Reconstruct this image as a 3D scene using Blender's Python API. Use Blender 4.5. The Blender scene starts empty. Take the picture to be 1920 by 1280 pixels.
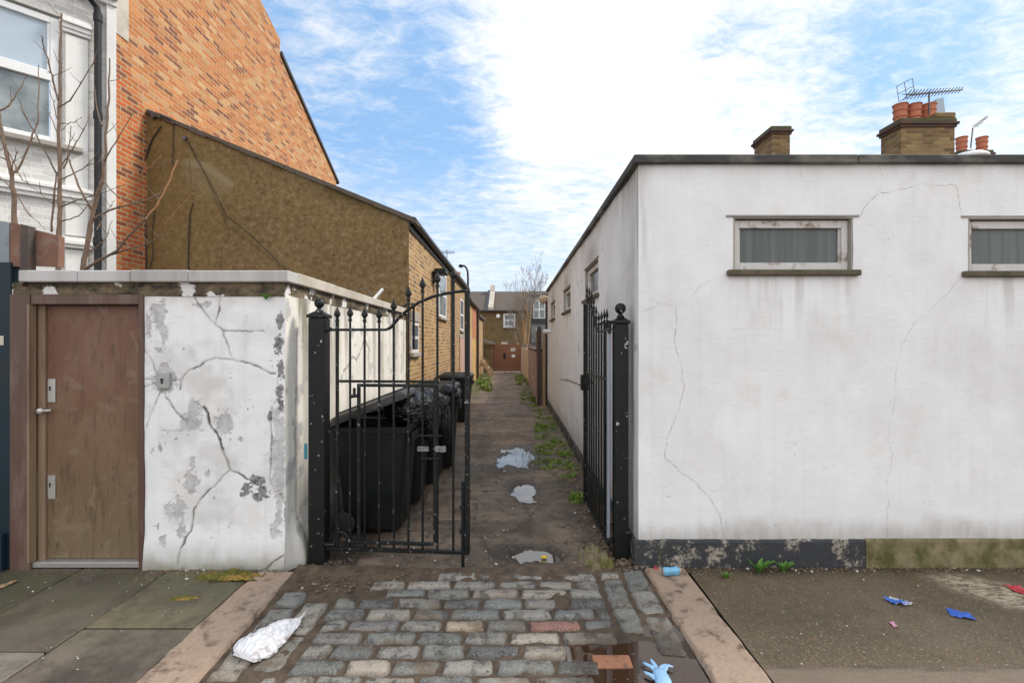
import bpy, bmesh, math, random
import numpy as np
from mathutils import Vector, Matrix
random.seed(7)
S = bpy.context.scene
COL = S.collection
# ------------------------------------------------------------------ camera / world / sun
F, CX, CY, H = 910.0, 960.0, 642.0, 1.7
cam = bpy.data.cameras.new('camera'); co = bpy.data.objects.new('camera', cam); COL.objects.link(co)
co.location = (0, 0, H); co.rotation_euler = (math.radians(90), 0, 0)
cam.sensor_width = 36; cam.lens = F/1920*36; cam.shift_y = 2/1920; cam.clip_end = 2000; cam.clip_start = 0.05
S.camera = co
S.view_settings.view_transform = 'Standard'; S.view_settings.look = 'None'; S.view_settings.gamma = 1
S.view_settings.exposure = 0.62
SUN_EL, SUN_AZ = math.radians(42), math.radians(72)      # azimuth from +Y towards +X
sdir = Vector((math.sin(SUN_AZ)*math.cos(SUN_EL), math.cos(SUN_AZ)*math.cos(SUN_EL), math.sin(SUN_EL)))
sl = bpy.data.lights.new('sun', 'SUN'); so = bpy.data.objects.new('sun', sl); COL.objects.link(so)
sl.energy = 2.2; sl.angle = math.radians(14); sl.color = (1, .93, .83)
so.rotation_euler = sdir.to_track_quat('Z', 'Y').to_euler(); so.location = (20, 20, 30)

def sk(v, nt):
    return v
def nd(nt, typ, ins=None, **props):
    n = nt.nodes.new('ShaderNode'+typ)
    for k, v in props.items(): setattr(n, k, v)
    for k, v in (ins or {}).items():
        s = n.inputs[k]
        if isinstance(v, bpy.types.NodeSocket): nt.links.new(v, s)
        else:
            if isinstance(v, (tuple, list)) and len(v) == 3 and s.type == 'RGBA': v = (*v, 1)
            s.default_value = v
    return n
def mth(nt, op, a, b=0.0, clamp=False):
    return nd(nt, 'Math', {0: a, 1: b}, operation=op, use_clamp=clamp).outputs[0]
def mix(nt, fac, a, b, mode='MIX'):
    n = nt.nodes.new('ShaderNodeMix'); n.data_type = 'RGBA'; n.blend_type = mode
    for i, v in ((0, fac), (6, a), (7, b)):
        if isinstance(v, bpy.types.NodeSocket): nt.links.new(v, n.inputs[i])
        elif i == 0: n.inputs[0].default_value = v
        else: n.inputs[i].default_value = (*v, 1) if len(v) == 3 else v
    return n.outputs[2]
def ramp(nt, fac, stops, interp='LINEAR'):
    n = nt.nodes.new('ShaderNodeValToRGB'); e = n.color_ramp.elements; n.color_ramp.interpolation = interp
    while len(e) < len(stops): e.new(.5)
    for i, (p, c) in enumerate(stops):
        e[i].position = p
        e[i].color = (c, c, c, 1) if isinstance(c, (int, float)) else (*c, 1)
    if isinstance(fac, bpy.types.NodeSocket): nt.links.new(fac, n.inputs[0])
    return n.outputs[0]
def noise(nt, vec, scale, detail=4, rough=.55, dist=0, col=False):
    n = nd(nt, 'TexNoise', {'Scale': scale, 'Detail': detail, 'Roughness': rough, 'Distortion': dist})
    nt.links.new(vec, n.inputs['Vector']); return n.outputs[1 if col else 0]
def mapv(nt, vec, scale=(1, 1, 1), loc=(0, 0, 0), rot=(0, 0, 0)):
    n = nd(nt, 'Mapping', {'Scale': scale, 'Location': loc, 'Rotation': rot}); nt.links.new(vec, n.inputs[0]); return n.outputs[0]

W = bpy.data.worlds.new('World'); S.world = W; W.use_nodes = True
nt = W.node_tree; nt.nodes.clear()
sky = nd(nt, 'TexSky', sky_type='NISHITA', sun_disc=False, sun_elevation=SUN_EL, sun_rotation=SUN_AZ, air_density=1.0, dust_density=.6, ozone_density=1.5)
tc = nd(nt, 'TexCoord').outputs['Generated']
sep = nd(nt, 'SeparateXYZ', {0: tc})
def dirblob(px, py, r0, r1):
    d = Vector(((px-CX)/F, 1, (CY-py)/F)).normalized()
    dp = nd(nt, 'VectorMath', {0: tc, 1: tuple(d)}, operation='DOT_PRODUCT').outputs['Value']
    n = nd(nt, 'MapRange', {'Value': dp, 'From Min': math.cos(r1), 'From Max': math.cos(r0), 'To Min': 0.0, 'To Max': 1.0}, interpolation_type='SMOOTHSTEP')
    return n.outputs[0]
zz = mth(nt, 'ADD', mth(nt, 'MAXIMUM', sep.outputs[2], 0.0), .12)
cp = nd(nt, 'CombineXYZ', {0: mth(nt, 'DIVIDE', sep.outputs[0], zz), 1: mth(nt, 'DIVIDE', sep.outputs[1], zz), 2: 0.3}).outputs[0]
n1 = noise(nt, mapv(nt, cp, (1, .8, 1), (1.3, .4, 0), (0, 0, .5)), 1.3, 6, .55, .3)
n2 = noise(nt, mapv(nt, cp, (1, 1.5, 1), (.3, 2.4, 0), (0, 0, -.6)), 9.0, 8, .68, .35)
dens = mth(nt, 'ADD', mth(nt, 'MULTIPLY', n1, .8), mth(nt, 'MULTIPLY', n2, 1.15))
cov = -.445
for (px, py, r0, r1, a) in ((1250, 90, .04, .40, .36), (1060, 40, .02, .26, .24), (1800, 260, .1, .55, .20), (1250, 330, .05, .35, .08), (960, 420, .03, .22, .13), (700, 470, .03, .25, .10), (640, 130, .01, .12, .10),
                            (800, 290, .01, .20, -.13), (570, 80, .02, .22, -.13), (930, 500, .02, .16, -.06), (1450, 150, .01, .22, -.24), (1640, 120, .01, .16, -.12), (1150, 300, .01, .14, -.10), (860, 120, .01, .12, -.06), (620, 290, .02, .12, -.06), (1700, 60, .02, .15, -.10)):
    cov = mth(nt, 'ADD', mth(nt, 'MULTIPLY', dirblob(px, py, r0, r1), a), cov)
dens = mth(nt, 'ADD', dens, cov)
fac = nd(nt, 'MapRange', {'Value': dens, 'From Min': .30, 'From Max': .98, 'To Min': .08, 'To Max': 1.0}, interpolation_type='SMOOTHSTEP').outputs[0]
glow = dirblob(1350, 40, .05, .9)
cl = mix(nt, glow, (5.7, 5.95, 6.35), (7.4, 7.45, 7.5))
skyb = mix(nt, .72, mix(nt, 1.0, sky.outputs[0], (1.5, 1.65, 1.7), 'MULTIPLY'), (1.55, 3.35, 5.9))
low = nd(nt, 'MapRange', {'Value': sep.outputs[2], 'From Min': .0, 'From Max': .36, 'To Min': .72, 'To Max': 0.0}).outputs[0]
skyc = mix(nt, low, mix(nt, fac, skyb, cl), (6.1, 6.5, 7.0))
back = nd(nt, 'MapRange', {'Value': sep.outputs[1], 'From Min': .1, 'From Max': -.5, 'To Min': 0.0, 'To Max': .8}).outputs[0]
skyc = mix(nt, back, skyc, (11.4, 11.25, 11.2))          # the sky behind the photographer: bright even cloud
bg = nd(nt, 'Background', {'Color': skyc, 'Strength': .1})
wo = nd(nt, 'OutputWorld'); nt.links.new(bg.outputs[0], wo.inputs[0])

# ------------------------------------------------------------------ numpy noise
def _h(ix, iy, s):
    n = (ix.astype(np.int64)*374761393 + iy.astype(np.int64)*668265263 + s*974634777) & 0x7fffffff
    n = ((n ^ (n >> 13))*1274126177) & 0x7fffffff
    return ((n ^ (n >> 16)) & 0xffff)/65535.0
def vn(x, y, s=0):
    x = np.asarray(x, float); y = np.asarray(y, float)
    ix = np.floor(x); iy = np.floor(y); fx = x-ix; fy = y-iy
    fx = fx*fx*(3-2*fx); fy = fy*fy*(3-2*fy)
    a = _h(ix, iy, s); b = _h(ix+1, iy, s); c = _h(ix, iy+1, s); d = _h(ix+1, iy+1, s)
    return (a*(1-fx)+b*fx)*(1-fy)+(c*(1-fx)+d*fx)*fy
def fbm(x, y, o=4, s=0):
    v = 0; a = .5; t = 0
    for i in range(o):
        v = v+a*vn(x*2**i, y*2**i, s+i*17); t += a; a *= .55
    return v/t
def sstep(a, b, x):
    t = np.clip((x-a)/(b-a), 0, 1); return t*t*(3-2*t)
def polydist(x, y, pts):
    d = np.full(np.shape(x), 1e9)
    for (ax, ay), (bx, by) in zip(pts[:-1], pts[1:]):
        dx, dy = bx-ax, by-ay; L = dx*dx+dy*dy+1e-12
        t = np.clip(((x-ax)*dx+(y-ay)*dy)/L, 0, 1)
        d = np.minimum(d, np.hypot(x-ax-t*dx, y-ay-t*dy))
    return d

# ------------------------------------------------------------------ mesh helpers
def P(px, py, Y): return Vector(((px-CX)*Y/F, Y, H-(py-CY)*Y/F))
def G(px, py):
    Y = H*F/(py-CY); return Vector(((px-CX)*Y/F, Y, 0))
class MB:
    def __init__(s): s.v = []; s.f = []; s.a = {}
    def add(s, vs, fs):
        o = len(s.v); s.v += [tuple(p) for p in vs]; s.f += [tuple(i+o for i in f) for f in fs]; return s
    def box(s, x0, x1, y0, y1, z0, z1, bev=0, M=None, seg=1):
        bm = bmesh.new()
        c = [bm.verts.new((x, y, z)) for x in (x0, x1) for y in (y0, y1) for z in (z0, z1)]
        for f in ((0, 1, 3, 2), (4, 6, 7, 5), (0, 4, 5, 1), (2, 3, 7, 6), (0, 2, 6, 4), (1, 5, 7, 3)): bm.faces.new([c[i] for i in f])
        if bev: bmesh.ops.bevel(bm, geom=bm.edges[:], offset=bev, segments=seg, affect='EDGES', profile=.6)
        bmesh.ops.recalc_face_normals(bm, faces=bm.faces)
        if M: bmesh.ops.transform(bm, matrix=M, verts=bm.verts)
        bm.verts.index_update()
        s.add([v.co for v in bm.verts], [[v.index for v in f.verts] for f in bm.faces]); bm.free(); return s
    def loft(s, loops, cap0=True, cap1=True, closed=True):
        n = len(loops[0]); vs = [p for l in loops for p in l]; fs = []
        for k in range(len(loops)-1):
            for i in range(n if closed else n-1):
                j = (i+1) % n; fs.append((k*n+i, k*n+j, (k+1)*n+j, (k+1)*n+i))
        if cap0: fs.append(tuple(range(n))[::-1])
        if cap1: fs.append(tuple(range((len(loops)-1)*n, len(loops)*n)))
        return s.add(vs, fs)
    def tube(s, path, rad, n=8):
        path = [Vector(p) for p in path]
        if not isinstance(rad, (list, tuple)): rad = [rad]*len(path)
        loops = []; up = None
        for i, p in enumerate(path):
            t = (path[min(i+1, len(path)-1)]-path[max(i-1, 0)])
            t = t.normalized() if t.length > 1e-9 else Vector((0, 0, 1))
            if up is None: up = t.orthogonal().normalized()
            else:
                up = up-t*up.dot(t)
                up = up.normalized() if up.length > 1e-6 else t.orthogonal().normalized()
            w = t.cross(up)
            loops.append([p+(up*math.cos(2*math.pi*k/n)+w*math.sin(2*math.pi*k/n))*rad[i] for k in range(n)])
        return s.loft(loops)
    def lathe(s, prof, c=(0, 0, 0), n=16, M=None, sy=1):
        c = Vector(c); loops = []
        for r, z in prof:
            l = [Vector((r*math.cos(2*math.pi*k/n), sy*r*math.sin(2*math.pi*k/n), z)) for k in range(n)]
            loops.append([(M @ p if M else p)+c for p in l])
        return s.loft(loops)
    def prism(s, pts, axis, a0, a1):
        def mk(p, a):
            return {'x': (a, p[0], p[1]), 'y': (p[0], a, p[1]), 'z': (p[0], p[1], a)}[axis]
        n = len(pts); s.add([mk(p, a0) for p in pts]+[mk(p, a1) for p in pts],
              [tuple(range(n))[::-1], tuple(range(n, 2*n))]+[(i, (i+1) % n, n+(i+1) % n, n+i) for i in range(n)]); return s
    def build(s, name, mat, parent=None, loc=None, smooth=False, local=False, recalc=True, auto=None):
        me = bpy.data.meshes.new(name)
        off = Vector((0, 0, 0))
        if not local:
            if parent is not None: off = base_of(parent)
            elif loc is not None: off = Vector(loc)
        V = [(a-off[0], b-off[1], c-off[2]) for a, b, c in s.v]
        me.from_pydata(V, [], s.f)
        if recalc:
            bm = bmesh.new(); bm.from_mesh(me); bmesh.ops.recalc_face_normals(bm, faces=bm.faces); bm.to_mesh(me); bm.free()
        if smooth: me.polygons.foreach_set('use_smooth', [True]*len(me.polygons))
        for k, vals in s.a.items():
            t = 'FLOAT_COLOR' if isinstance(vals[0], (tuple, list)) else 'FLOAT'
            at = me.attributes.new(k, t, 'POINT')
            if t == 'FLOAT': at.data.foreach_set('value', list(vals))
            else: at.data.foreach_set('color', [c for q in vals for c in (*q, 1.0)])
        me.materials.append(mat); me.update()
        o = bpy.data.objects.new(name, me); COL.objects.link(o)
        if parent is not None: o.parent = parent
        elif loc is not None: o.location = loc
        if auto is not None: me.polygons.foreach_set('use_smooth', [True]*len(me.polygons)); me.set_sharp_from_angle(angle=math.radians(auto))
        return o
BASE = {}
def base_of(o):
    while o.parent is not None: o = o.parent
    return Vector(o.location)
def tag(o, label, cat, group=None, kind=None):
    o['label'] = label; o['category'] = cat
    if group: o['group'] = group
    if kind: o['kind'] = kind
    return o
def thing(name, label, cat, loc, group=None, rz=0):
    o = bpy.data.objects.new(name, None); COL.objects.link(o); o.location = loc; o.rotation_euler = (0, 0, rz); o.empty_display_size = .2
    return tag(o, label, cat, group)
def struct(o): o['kind'] = 'structure'; return o
def stuff(o, label, cat): return tag(o, label, cat, kind='stuff')
def gridmesh(name, us, vs, pos, mat, parent=None, loc=None, holes=(), attrs=None, smooth=True, mask=None):
    """tessellated sheet: pos(U,V)->(X,Y,Z) arrays; attrs: name->array"""
    for (a, b, c, d) in holes:
        us = np.array([u for u in us if not (abs(u-a) < 1e-3 or abs(u-b) < 1e-3)]); vs = np.array([v for v in vs if not (abs(v-c) < 1e-3 or abs(v-d) < 1e-3)])
        us = np.unique(np.concatenate([us, [x for x in (a, b) if us[0] < x < us[-1]]])); vs = np.unique(np.concatenate([vs, [x for x in (c, d) if vs[0] < x < vs[-1]]]))
    U, V = np.meshgrid(us, vs, indexing='ij'); nu, nv = U.shape
    X, Y, Z = pos(U, V)
    off = base_of(parent) if parent is not None else Vector(loc or (0, 0, 0))
    co_ = np.stack([X-off[0], Y-off[1], Z-off[2]], -1).reshape(-1, 3)
    idx = np.arange(nu*nv).reshape(nu, nv)
    q = np.stack([idx[:-1, :-1], idx[1:, :-1], idx[1:, 1:], idx[:-1, 1:]], -1)
    keep = np.ones((nu-1, nv-1), bool)
    uc = (us[:-1]+us[1:])/2; vc = (vs[:-1]+vs[1:])/2
    for (a, b, c, d) in holes: keep &= ~((uc[:, None] > a) & (uc[:, None] < b) & (vc[None, :] > c) & (vc[None, :] < d))
    if mask is not None: keep &= mask(uc[:, None], vc[None, :])
    q = q[keep].reshape(-1, 4)
    me = bpy.data.meshes.new(name)
    me.vertices.add(len(co_)); me.vertices.foreach_set('co', co_.ravel())
    me.loops.add(q.size); me.loops.foreach_set('vertex_index', q.ravel().astype(np.int32))
    me.polygons.add(len(q)); me.polygons.foreach_set('loop_start', np.arange(0, q.size, 4, dtype=np.int32))
    me.update(calc_edges=True); me.validate()
    if smooth: me.polygons.foreach_set('use_smooth', np.ones(len(me.polygons), bool))
    A = attrs(U, V) if attrs else {}
    for k, v in A.items():
        at = me.attributes.new(k, 'FLOAT', 'POINT'); at.data.foreach_set('value', np.broadcast_to(v, U.shape).astype(np.float32).ravel())
    me.materials.append(mat)
    o = bpy.data.objects.new(name, me); COL.objects.link(o)
    if parent is not None: o.parent = parent
    elif loc: o.location = loc
    return o
ar = lambda a, b, st: np.linspace(a, b, max(2, int(round((b-a)/st))+1))

# ------------------------------------------------------------------ materials
def newmat(name):
    m = bpy.data.materials.new(name); m.use_nodes = True; t = m.node_tree; t.nodes.clear()
    b = nd(t, 'BsdfPrincipled'); o = nd(t, 'OutputMaterial'); t.links.new(b.outputs[0], o.inputs[0])
    return m, t, b, nd(t, 'TexCoord').outputs['Object']
def setin(t, b, **k):
    for key, v in k.items():
        s = b.inputs[key.replace('_', ' ')]
        if isinstance(v, bpy.types.NodeSocket): t.links.new(v, s)
        else: s.default_value = (*v, 1) if isinstance(v, tuple) and len(v) == 3 and s.type == 'RGBA' else v
def bump(t, b, h, strength=.3, dist=.01):
    n = nd(t, 'Bump', {'Strength': strength, 'Distance': dist, 'Height': h}); t.links.new(n.outputs[0], b.inputs['Normal'])
def attr(t, name): return nd(t, 'Attribute', attribute_name=name).outputs['Fac']
def plain(name, col, rough=.7, var=.25, scale=6, bs=.25, bscale=60, metal=0, dirt=None, dirtscale=3, dirtlo=.5, dirthi=.7, stretch=(1, 1, 1), spec=.5, bd=.004):
    m, t, b, c = newmat(name); c2 = mapv(t, c, stretch)
    n = noise(t, c2, scale, 5)
    base = mix(t, n, tuple(x*(1-var) for x in col), tuple(min(1, x*(1+var)) for x in col))
    if dirt:
        f = ramp(t, noise(t, c2, dirtscale, 7, .65), [(dirtlo, 0.0), (dirthi, 1.0)])
        base = mix(t, f, base, dirt)
    setin(t, b, Base_Color=base, Roughness=rough, Metallic=metal)
    b.inputs['Specular IOR Level'].default_value = spec
    if bs: bump(t, b, noise(t, c2, bscale, 4), bs, bd)
    return m

def brickmat(name, axis, cols, mortar, bw=.225, bh=.075, mw=.007, grime=None, gscale=.6, glo=.45, ghi=.75, bs=.6, rnd=.12, soft=.003, zfade=None):
    m, t, b, c = newmat(name)
    s = nd(t, 'SeparateXYZ', {0: c})
    u = mth(t, 'ADD', s.outputs[0], s.outputs[1]) if axis == 'xy' else s.outputs[{'x': 0, 'y': 1}[axis]]; v = s.outputs[2]
    w1 = noise(t, c, 14, 2); w2 = noise(t, mapv(t, c, loc=(5, 3, 1)), 14, 2)
    u = mth(t, 'ADD', u, mth(t, 'MULTIPLY', mth(t, 'SUBTRACT', w1, .5), .012)); v = mth(t, 'ADD', v, mth(t, 'MULTIPLY', mth(t, 'SUBTRACT', w2, .5), .009))
    vv = mth(t, 'DIVIDE', v, bh); row = mth(t, 'FLOOR', vv)
    odd = mth(t, 'MULTIPLY', mth(t, 'FLOORED_MODULO', row, 2.0), .5)
    # flemish-like: alternate rows of stretchers shifted, and a random shift per row
    uu = mth(t, 'ADD', mth(t, 'DIVIDE', u, bw), odd); colx = mth(t, 'FLOOR', uu)
    fu = mth(t, 'SUBTRACT', uu, colx); fv = mth(t, 'SUBTRACT', vv, row)
    du = mth(t, 'MULTIPLY', mth(t, 'MINIMUM', fu, mth(t, 'SUBTRACT', 1.0, fu)), bw)
    dv = mth(t, 'MULTIPLY', mth(t, 'MINIMUM', fv, mth(t, 'SUBTRACT', 1.0, fv)), bh)
    d = mth(t, 'MINIMUM', du, dv)
    mask = nd(t, 'MapRange', {'Value': d, 'From Min': mw*.5, 'From Max': mw*.5+soft, 'To Min': 0.0, 'To Max': 1.0}).outputs[0]
    wn = nd(t, 'TexWhiteNoise', {'Vector': nd(t, 'CombineXYZ', {0: colx, 1: row, 2: 0.0}).outputs[0]}, noise_dimensions='3D')
    n = len(cols); bc = ramp(t, wn.outputs[0], [((i+.0)/n, q) for i, q in enumerate(cols)], 'CONSTANT')
    wn2 = nd(t, 'TexWhiteNoise', {'Vector': nd(t, 'CombineXYZ', {0: colx, 1: row, 2: 7.0}).outputs[0]}, noise_dimensions='3D')
    bc = mix(t, mth(t, 'MULTIPLY', wn2.outputs[0], .28), bc, (.0, .0, .0), 'MIX')
    fine = noise(t, c, 45, 6, .7)
    bc = mix(t, ramp(t, fine, [(.3, .55), (.7, 0.0)]), bc, tuple(x*.4 for x in cols[0]))
    col = mix(t, mask, mix(t, noise(t, c, 9, 5), tuple(x*.75 for x in mortar), tuple(x*1.15 for x in mortar)), bc)
    if grime:
        g = ramp(t, noise(t, mapv(t, c, (1, 1, .6)), gscale, 8, .65), [(glo, 0.0), (ghi, .85)])
        col = mix(t, g, col, grime)
    setin(t, b, Base_Color=col, Roughness=.88); b.inputs['Specular IOR Level'].default_value = .25
    hgt = mth(t, 'ADD', mth(t, 'MULTIPLY', mask, .7), mth(t, 'MULTIPLY', fine, .5))
    bump(t, b, hgt, bs, .012)
    return m

def wallmat(name, base=(.82, .82, .825), warm=(.68, .66, .64), cement=(.40, .395, .39), streak=.5, dirtc=(.30, .27, .22)):
    m, t, b, c = newmat(name)
    n1 = noise(t, c, 1.6, 8, .62); n2 = noise(t, mapv(t, c, (9, 9, .55)), 2.0, 6, .6); n3 = noise(t, c, 30, 5, .65)
    col = mix(t, ramp(t, n1, [(.42, 0.0), (.66, .5)]), base, warm)
    col = mix(t, mth(t, 'MULTIPLY', ramp(t, n2, [(.50, 0.0), (.78, 1.0)]), streak), col, tuple(x*.62 for x in base))
    col = mix(t, ramp(t, n3, [(.62, 0.0), (.78, .35)]), col, dirtc)
    nm = noise(t, mapv(t, c, loc=(3, 7, 2)), 70, 6, .75)
    col = mix(t, ramp(t, nm, [(.66, 0.0), (.72, .55)]), col, (.30, .28, .26))
    tw = noise(t, mapv(t, c, (1.2, 1.2, 7), (2, 5, 1)), 6, 8, .72); col = mix(t, ramp(t, tw, [(.56, 0.0), (.66, .35)]), col, tuple(x*.70 for x in base)); col = mix(t, ramp(t, tw, [(.34, .5), (.44, 0.0)]), col, tuple(min(.88, x*1.06) for x in base))
    pch = ramp(t, noise(t, mapv(t, c, loc=(11, 2, 6)), 2.1, 7, .68), [(.57, 0.0), (.70, .5)]); col = mix(t, pch, col, (.70, .62, .54))
    g = mth(t, 'MULTIPLY', attr(t, 'grime'), mth(t, 'ADD', .35, noise(t, mapv(t, c, (5, 5, .8)), 3.5, 7, .65)))
    col = mix(t, g, col, dirtc)
    pe = attr(t, 'peel'); col = mix(t, pe, col, mix(t, noise(t, c, 25, 6), tuple(x*.7 for x in cement), tuple(x*1.25 for x in cement)))
    dk = attr(t, 'dark'); col = mix(t, dk, col, mix(t, ramp(t, noise(t, c, 30, 6, .7), [(.38, 0.0), (.62, 1.0)]), (.04, .04, .042), (.30, .29, .28)))
    ms = attr(t, 'moss'); col = mix(t, mth(t, 'MULTIPLY', ms, noise(t, c, 8, 6, .7)), col, (.11, .11, .03))
    col = mix(t, ramp(t, pe, [(.03, 0.0), (.14, .5), (.3, 0.0)]), col, (.16, .145, .13))  # dark line at peel boundary: cracked edge plus painted shade of its lip
    cr = attr(t, 'crack'); col = mix(t, cr, col, (.10, .085, .07))
    setin(t, b, Base_Color=col, Roughness=.8); b.inputs['Specular IOR Level'].default_value = .25
    h = mth(t, 'ADD', mth(t, 'MULTIPLY', noise(t, c, 55, 5), .6), mth(t, 'MULTIPLY', noise(t, c, 9, 3), .9))
    bump(t, b, h, .35, .006)
    return m

M = {}
M['white'] = wallmat('white_masonry_paint', streak=.16)
M['white_side'] = wallmat('white_side_paint', base=(.77, .755, .745), warm=(.62, .59, .56), streak=.4)
M['shed_white'] = wallmat('shed_paint', base=(.82, .82, .82), warm=(.70, .695, .68), streak=.25)
M['cream'] = wallmat('cream_paint', base=(.76, .735, .67), warm=(.62, .57, .47), streak=.8)
M['bay_white'] = wallmat('bay_white_paint', base=(.78, .77, .74), warm=(.66, .63, .57), streak=.3)
M['redbrick'] = brickmat('red_brick_gable', 'y', [(.63, .235, .08), (.66, .275, .10), (.69, .33, .135), (.52, .185, .075), (.70, .40, .185), (.65, .25, .085), (.27, .12, .075), (.69, .305, .115), (.71, .46, .235)], (.55, .38, .23), mw=.010, grime=(.50, .30, .16), gscale=.5, glo=.55, ghi=.9)
M['redbrick_front'] = brickmat('red_brick_corner', 'y', [(.62, .15, .045), (.66, .20, .06), (.50, .13, .05), (.24, .09, .06), (.68, .23, .08)], (.44, .37, .22), mw=.013)
M['stock'] = brickmat('yellow_stock_brick', 'y', [(.48, .29, .11), (.55, .34, .14), (.42, .24, .09), (.35, .19, .08), (.58, .38, .17), (.50, .28, .10), (.27, .16, .08)], (.55, .46, .33), mw=.011, grime=(.36, .20, .07), gscale=.8, glo=.5, ghi=.85)
M['stockx'] = brickmat('brown_stock_brick', 'x', [(.25, .16, .07), (.30, .19, .08), (.20, .13, .06), (.17, .11, .06)], (.24, .17, .09), mw=.008, grime=(.13, .09, .04), gscale=.5, glo=.4, ghi=.8)
M['chimney'] = brickmat('chimney_brick', 'xy', [(.34, .22, .10), (.40, .27, .13), (.28, .17, .08), (.20, .13, .07)], (.26, .20, .12), mw=.01, grime=(.10, .085, .04), gscale=1.2, glo=.45, ghi=.8)
M['chimneyy'] = brickmat('chimney_brick_side', 'y', [(.34, .22, .10), (.40, .27, .13), (.28, .17, .08), (.20, .13, .07)], (.26, .20, .12), mw=.01, grime=(.10, .085, .04), gscale=1.2, glo=.45, ghi=.8)
M['pinkwall'] = brickmat('pink_painted_brick', 'y', [(.50, .37, .33), (.54, .40, .36), (.46, .33, .29)], (.38, .28, .25), mw=.01, bw=.45, bh=.22, grime=(.2, .16, .13), gscale=1.1)
M['bay_brick'] = brickmat('white_painted_brick', 'xy', [(.82, .80, .76), (.83, .81, .77), (.81, .79, .75)], (.80, .78, .74), bw=.31, mw=.006, grime=(.62, .55, .46), gscale=1.3, glo=.55, ghi=.9, bs=.22)

def gablemat():
    m, t, b, c = newmat('brown_render')
    n1 = noise(t, c, .9, 6, .6); n2 = noise(t, c, 11, 8, .74, .3); n3 = noise(t, c, 24, 7, .78)
    col = mix(t, ramp(t, n1, [(.35, 0.0), (.7, 1.0)]), (.17, .110, .046), (.235, .150, .069))
    col = mix(t, ramp(t, n2, [(.52, 0.0), (.66, .7)]), col, (.33, .24, .14))
    col = mix(t, ramp(t, n2, [(.38, .65), (.49, 0.0)]), col, (.09, .058, .024))
    col = mix(t, ramp(t, n3, [(.54, 0.0), (.64, .7)]), col, (.075, .052, .022)); col = mix(t, ramp(t, n3, [(.36, .55), (.45, 0.0)]), col, (.36, .255, .14))
    s = nd(t, 'SeparateXYZ', {0: c})
    left = nd(t, 'MapRange', {'Value': s.outputs[0], 'From Min': -4.2, 'From Max': -2.6, 'To Min': .75, 'To Max': 0.0}).outputs[0]
    col = mix(t, mth(t, 'MULTIPLY', left, mth(t, 'ADD', noise(t, mapv(t, c, (1, 1, .4)), 2.5, 5), .1)), col, (.20, .13, .045))
    sc = attr(t, 'scar'); col = mix(t, sc, col, (.27, .215, .12))
    ck = attr(t, 'crack'); col = mix(t, ck, col, (.03, .025, .012))
    ms = attr(t, 'moss'); col = mix(t, ms, col, (.05, .055, .02))
    setin(t, b, Base_Color=col, Roughness=.93); b.inputs['Specular IOR Level'].default_value = .2
    bump(t, b, mth(t, 'ADD', n2, mth(t, 'MULTIPLY', n3, .6)), .5, .012)
    return m
M['gable'] = gablemat()
def mudmat():
    m, t, b, c = newmat('alley_mud')
    n1 = noise(t, c, 1.3, 8, .65); n2 = noise(t, c, 9, 8, .7); n3 = noise(t, c, 70, 5, .7)
    far = mapv(t, c, (.45, 1.4, 1)); nb = noise(t, far, 1.6, 7, .65)
    col = mix(t, ramp(t, n1, [(.36, 0.0), (.62, 1.0)]), (.15, .112, .076), (.28, .21, .148))
    col = mix(t, ramp(t, nb, [(.46, 0.0), (.60, .8)]), col, (.36, .265, .185))
    col = mix(t, ramp(t, n2, [(.38, .8), (.48, 0.0)]), col, (.08, .054, .034))
    col = mix(t, ramp(t, n3, [(.58, 0.0), (.68, .6)]), col, (.36, .30, .23))
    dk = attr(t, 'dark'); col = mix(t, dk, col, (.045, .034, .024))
    ms = attr(t, 'moss'); col = mix(t, mth(t, 'MULTIPLY', ms, ramp(t, n2, [(.42, 0.0), (.56, 1.0)])), col, (.095, .12, .02))
    wet = attr(t, 'wet'); col = mix(t, mth(t, 'MULTIPLY', wet, .75), col, (.04, .03, .022))
    setin(t, b, Base_Color=col, Roughness=mth(t, 'SUBTRACT', .8, mth(t, 'MULTIPLY', wet, .6)))
    bump(t, b, mth(t, 'ADD', n2, mth(t, 'MULTIPLY', n3, .6)), 1.0, .025)
    return m
M['mud'] = mudmat()
def settmat():
    m, t, b, c = newmat('granite_setts')
    a = nd(t, 'Attribute', attribute_name='tint').outputs['Color']
    n1 = noise(t, c, 9, 7, .7); n2 = noise(t, c, 90, 5, .7); n4 = noise(t, c, 3.2, 6, .65)
    col = mix(t, ramp(t, n1, [(.40, .75), (.50, 0.0)]), a, (.06, .052, .043))
    col = mix(t, ramp(t, n2, [(.54, 0.0), (.64, .6)]), col, (.44, .41, .37))
    col = mix(t, ramp(t, n2, [(.34, .7), (.44, 0.0)]), col, (.04, .04, .038))
    col = mix(t, ramp(t, n4, [(.54, 0.0), (.64, .7)]), col, (.17, .12, .075))
    e = attr(t, 'edge'); col = mix(t, mth(t, 'MULTIPLY', e, .7), col, (.08, .055, .035))
    w = attr(t, 'wet'); col = mix(t, mth(t, 'MULTIPLY', w, .75), col, (.035, .022, .013))
    setin(t, b, Base_Color=col, Roughness=mth(t, 'SUBTRACT', ramp(t, n4, [(.4, .52), (.65, .8)]), mth(t, 'MULTIPLY', w, .3)))
    b.inputs['Specular IOR Level'].default_value = .28
    bump(t, b, mth(t, 'ADD', mth(t, 'MULTIPLY', n1, 1.0), mth(t, 'MULTIPLY', n2, .6)), .7, .008)
    return m
M['sett'] = settmat()
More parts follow.
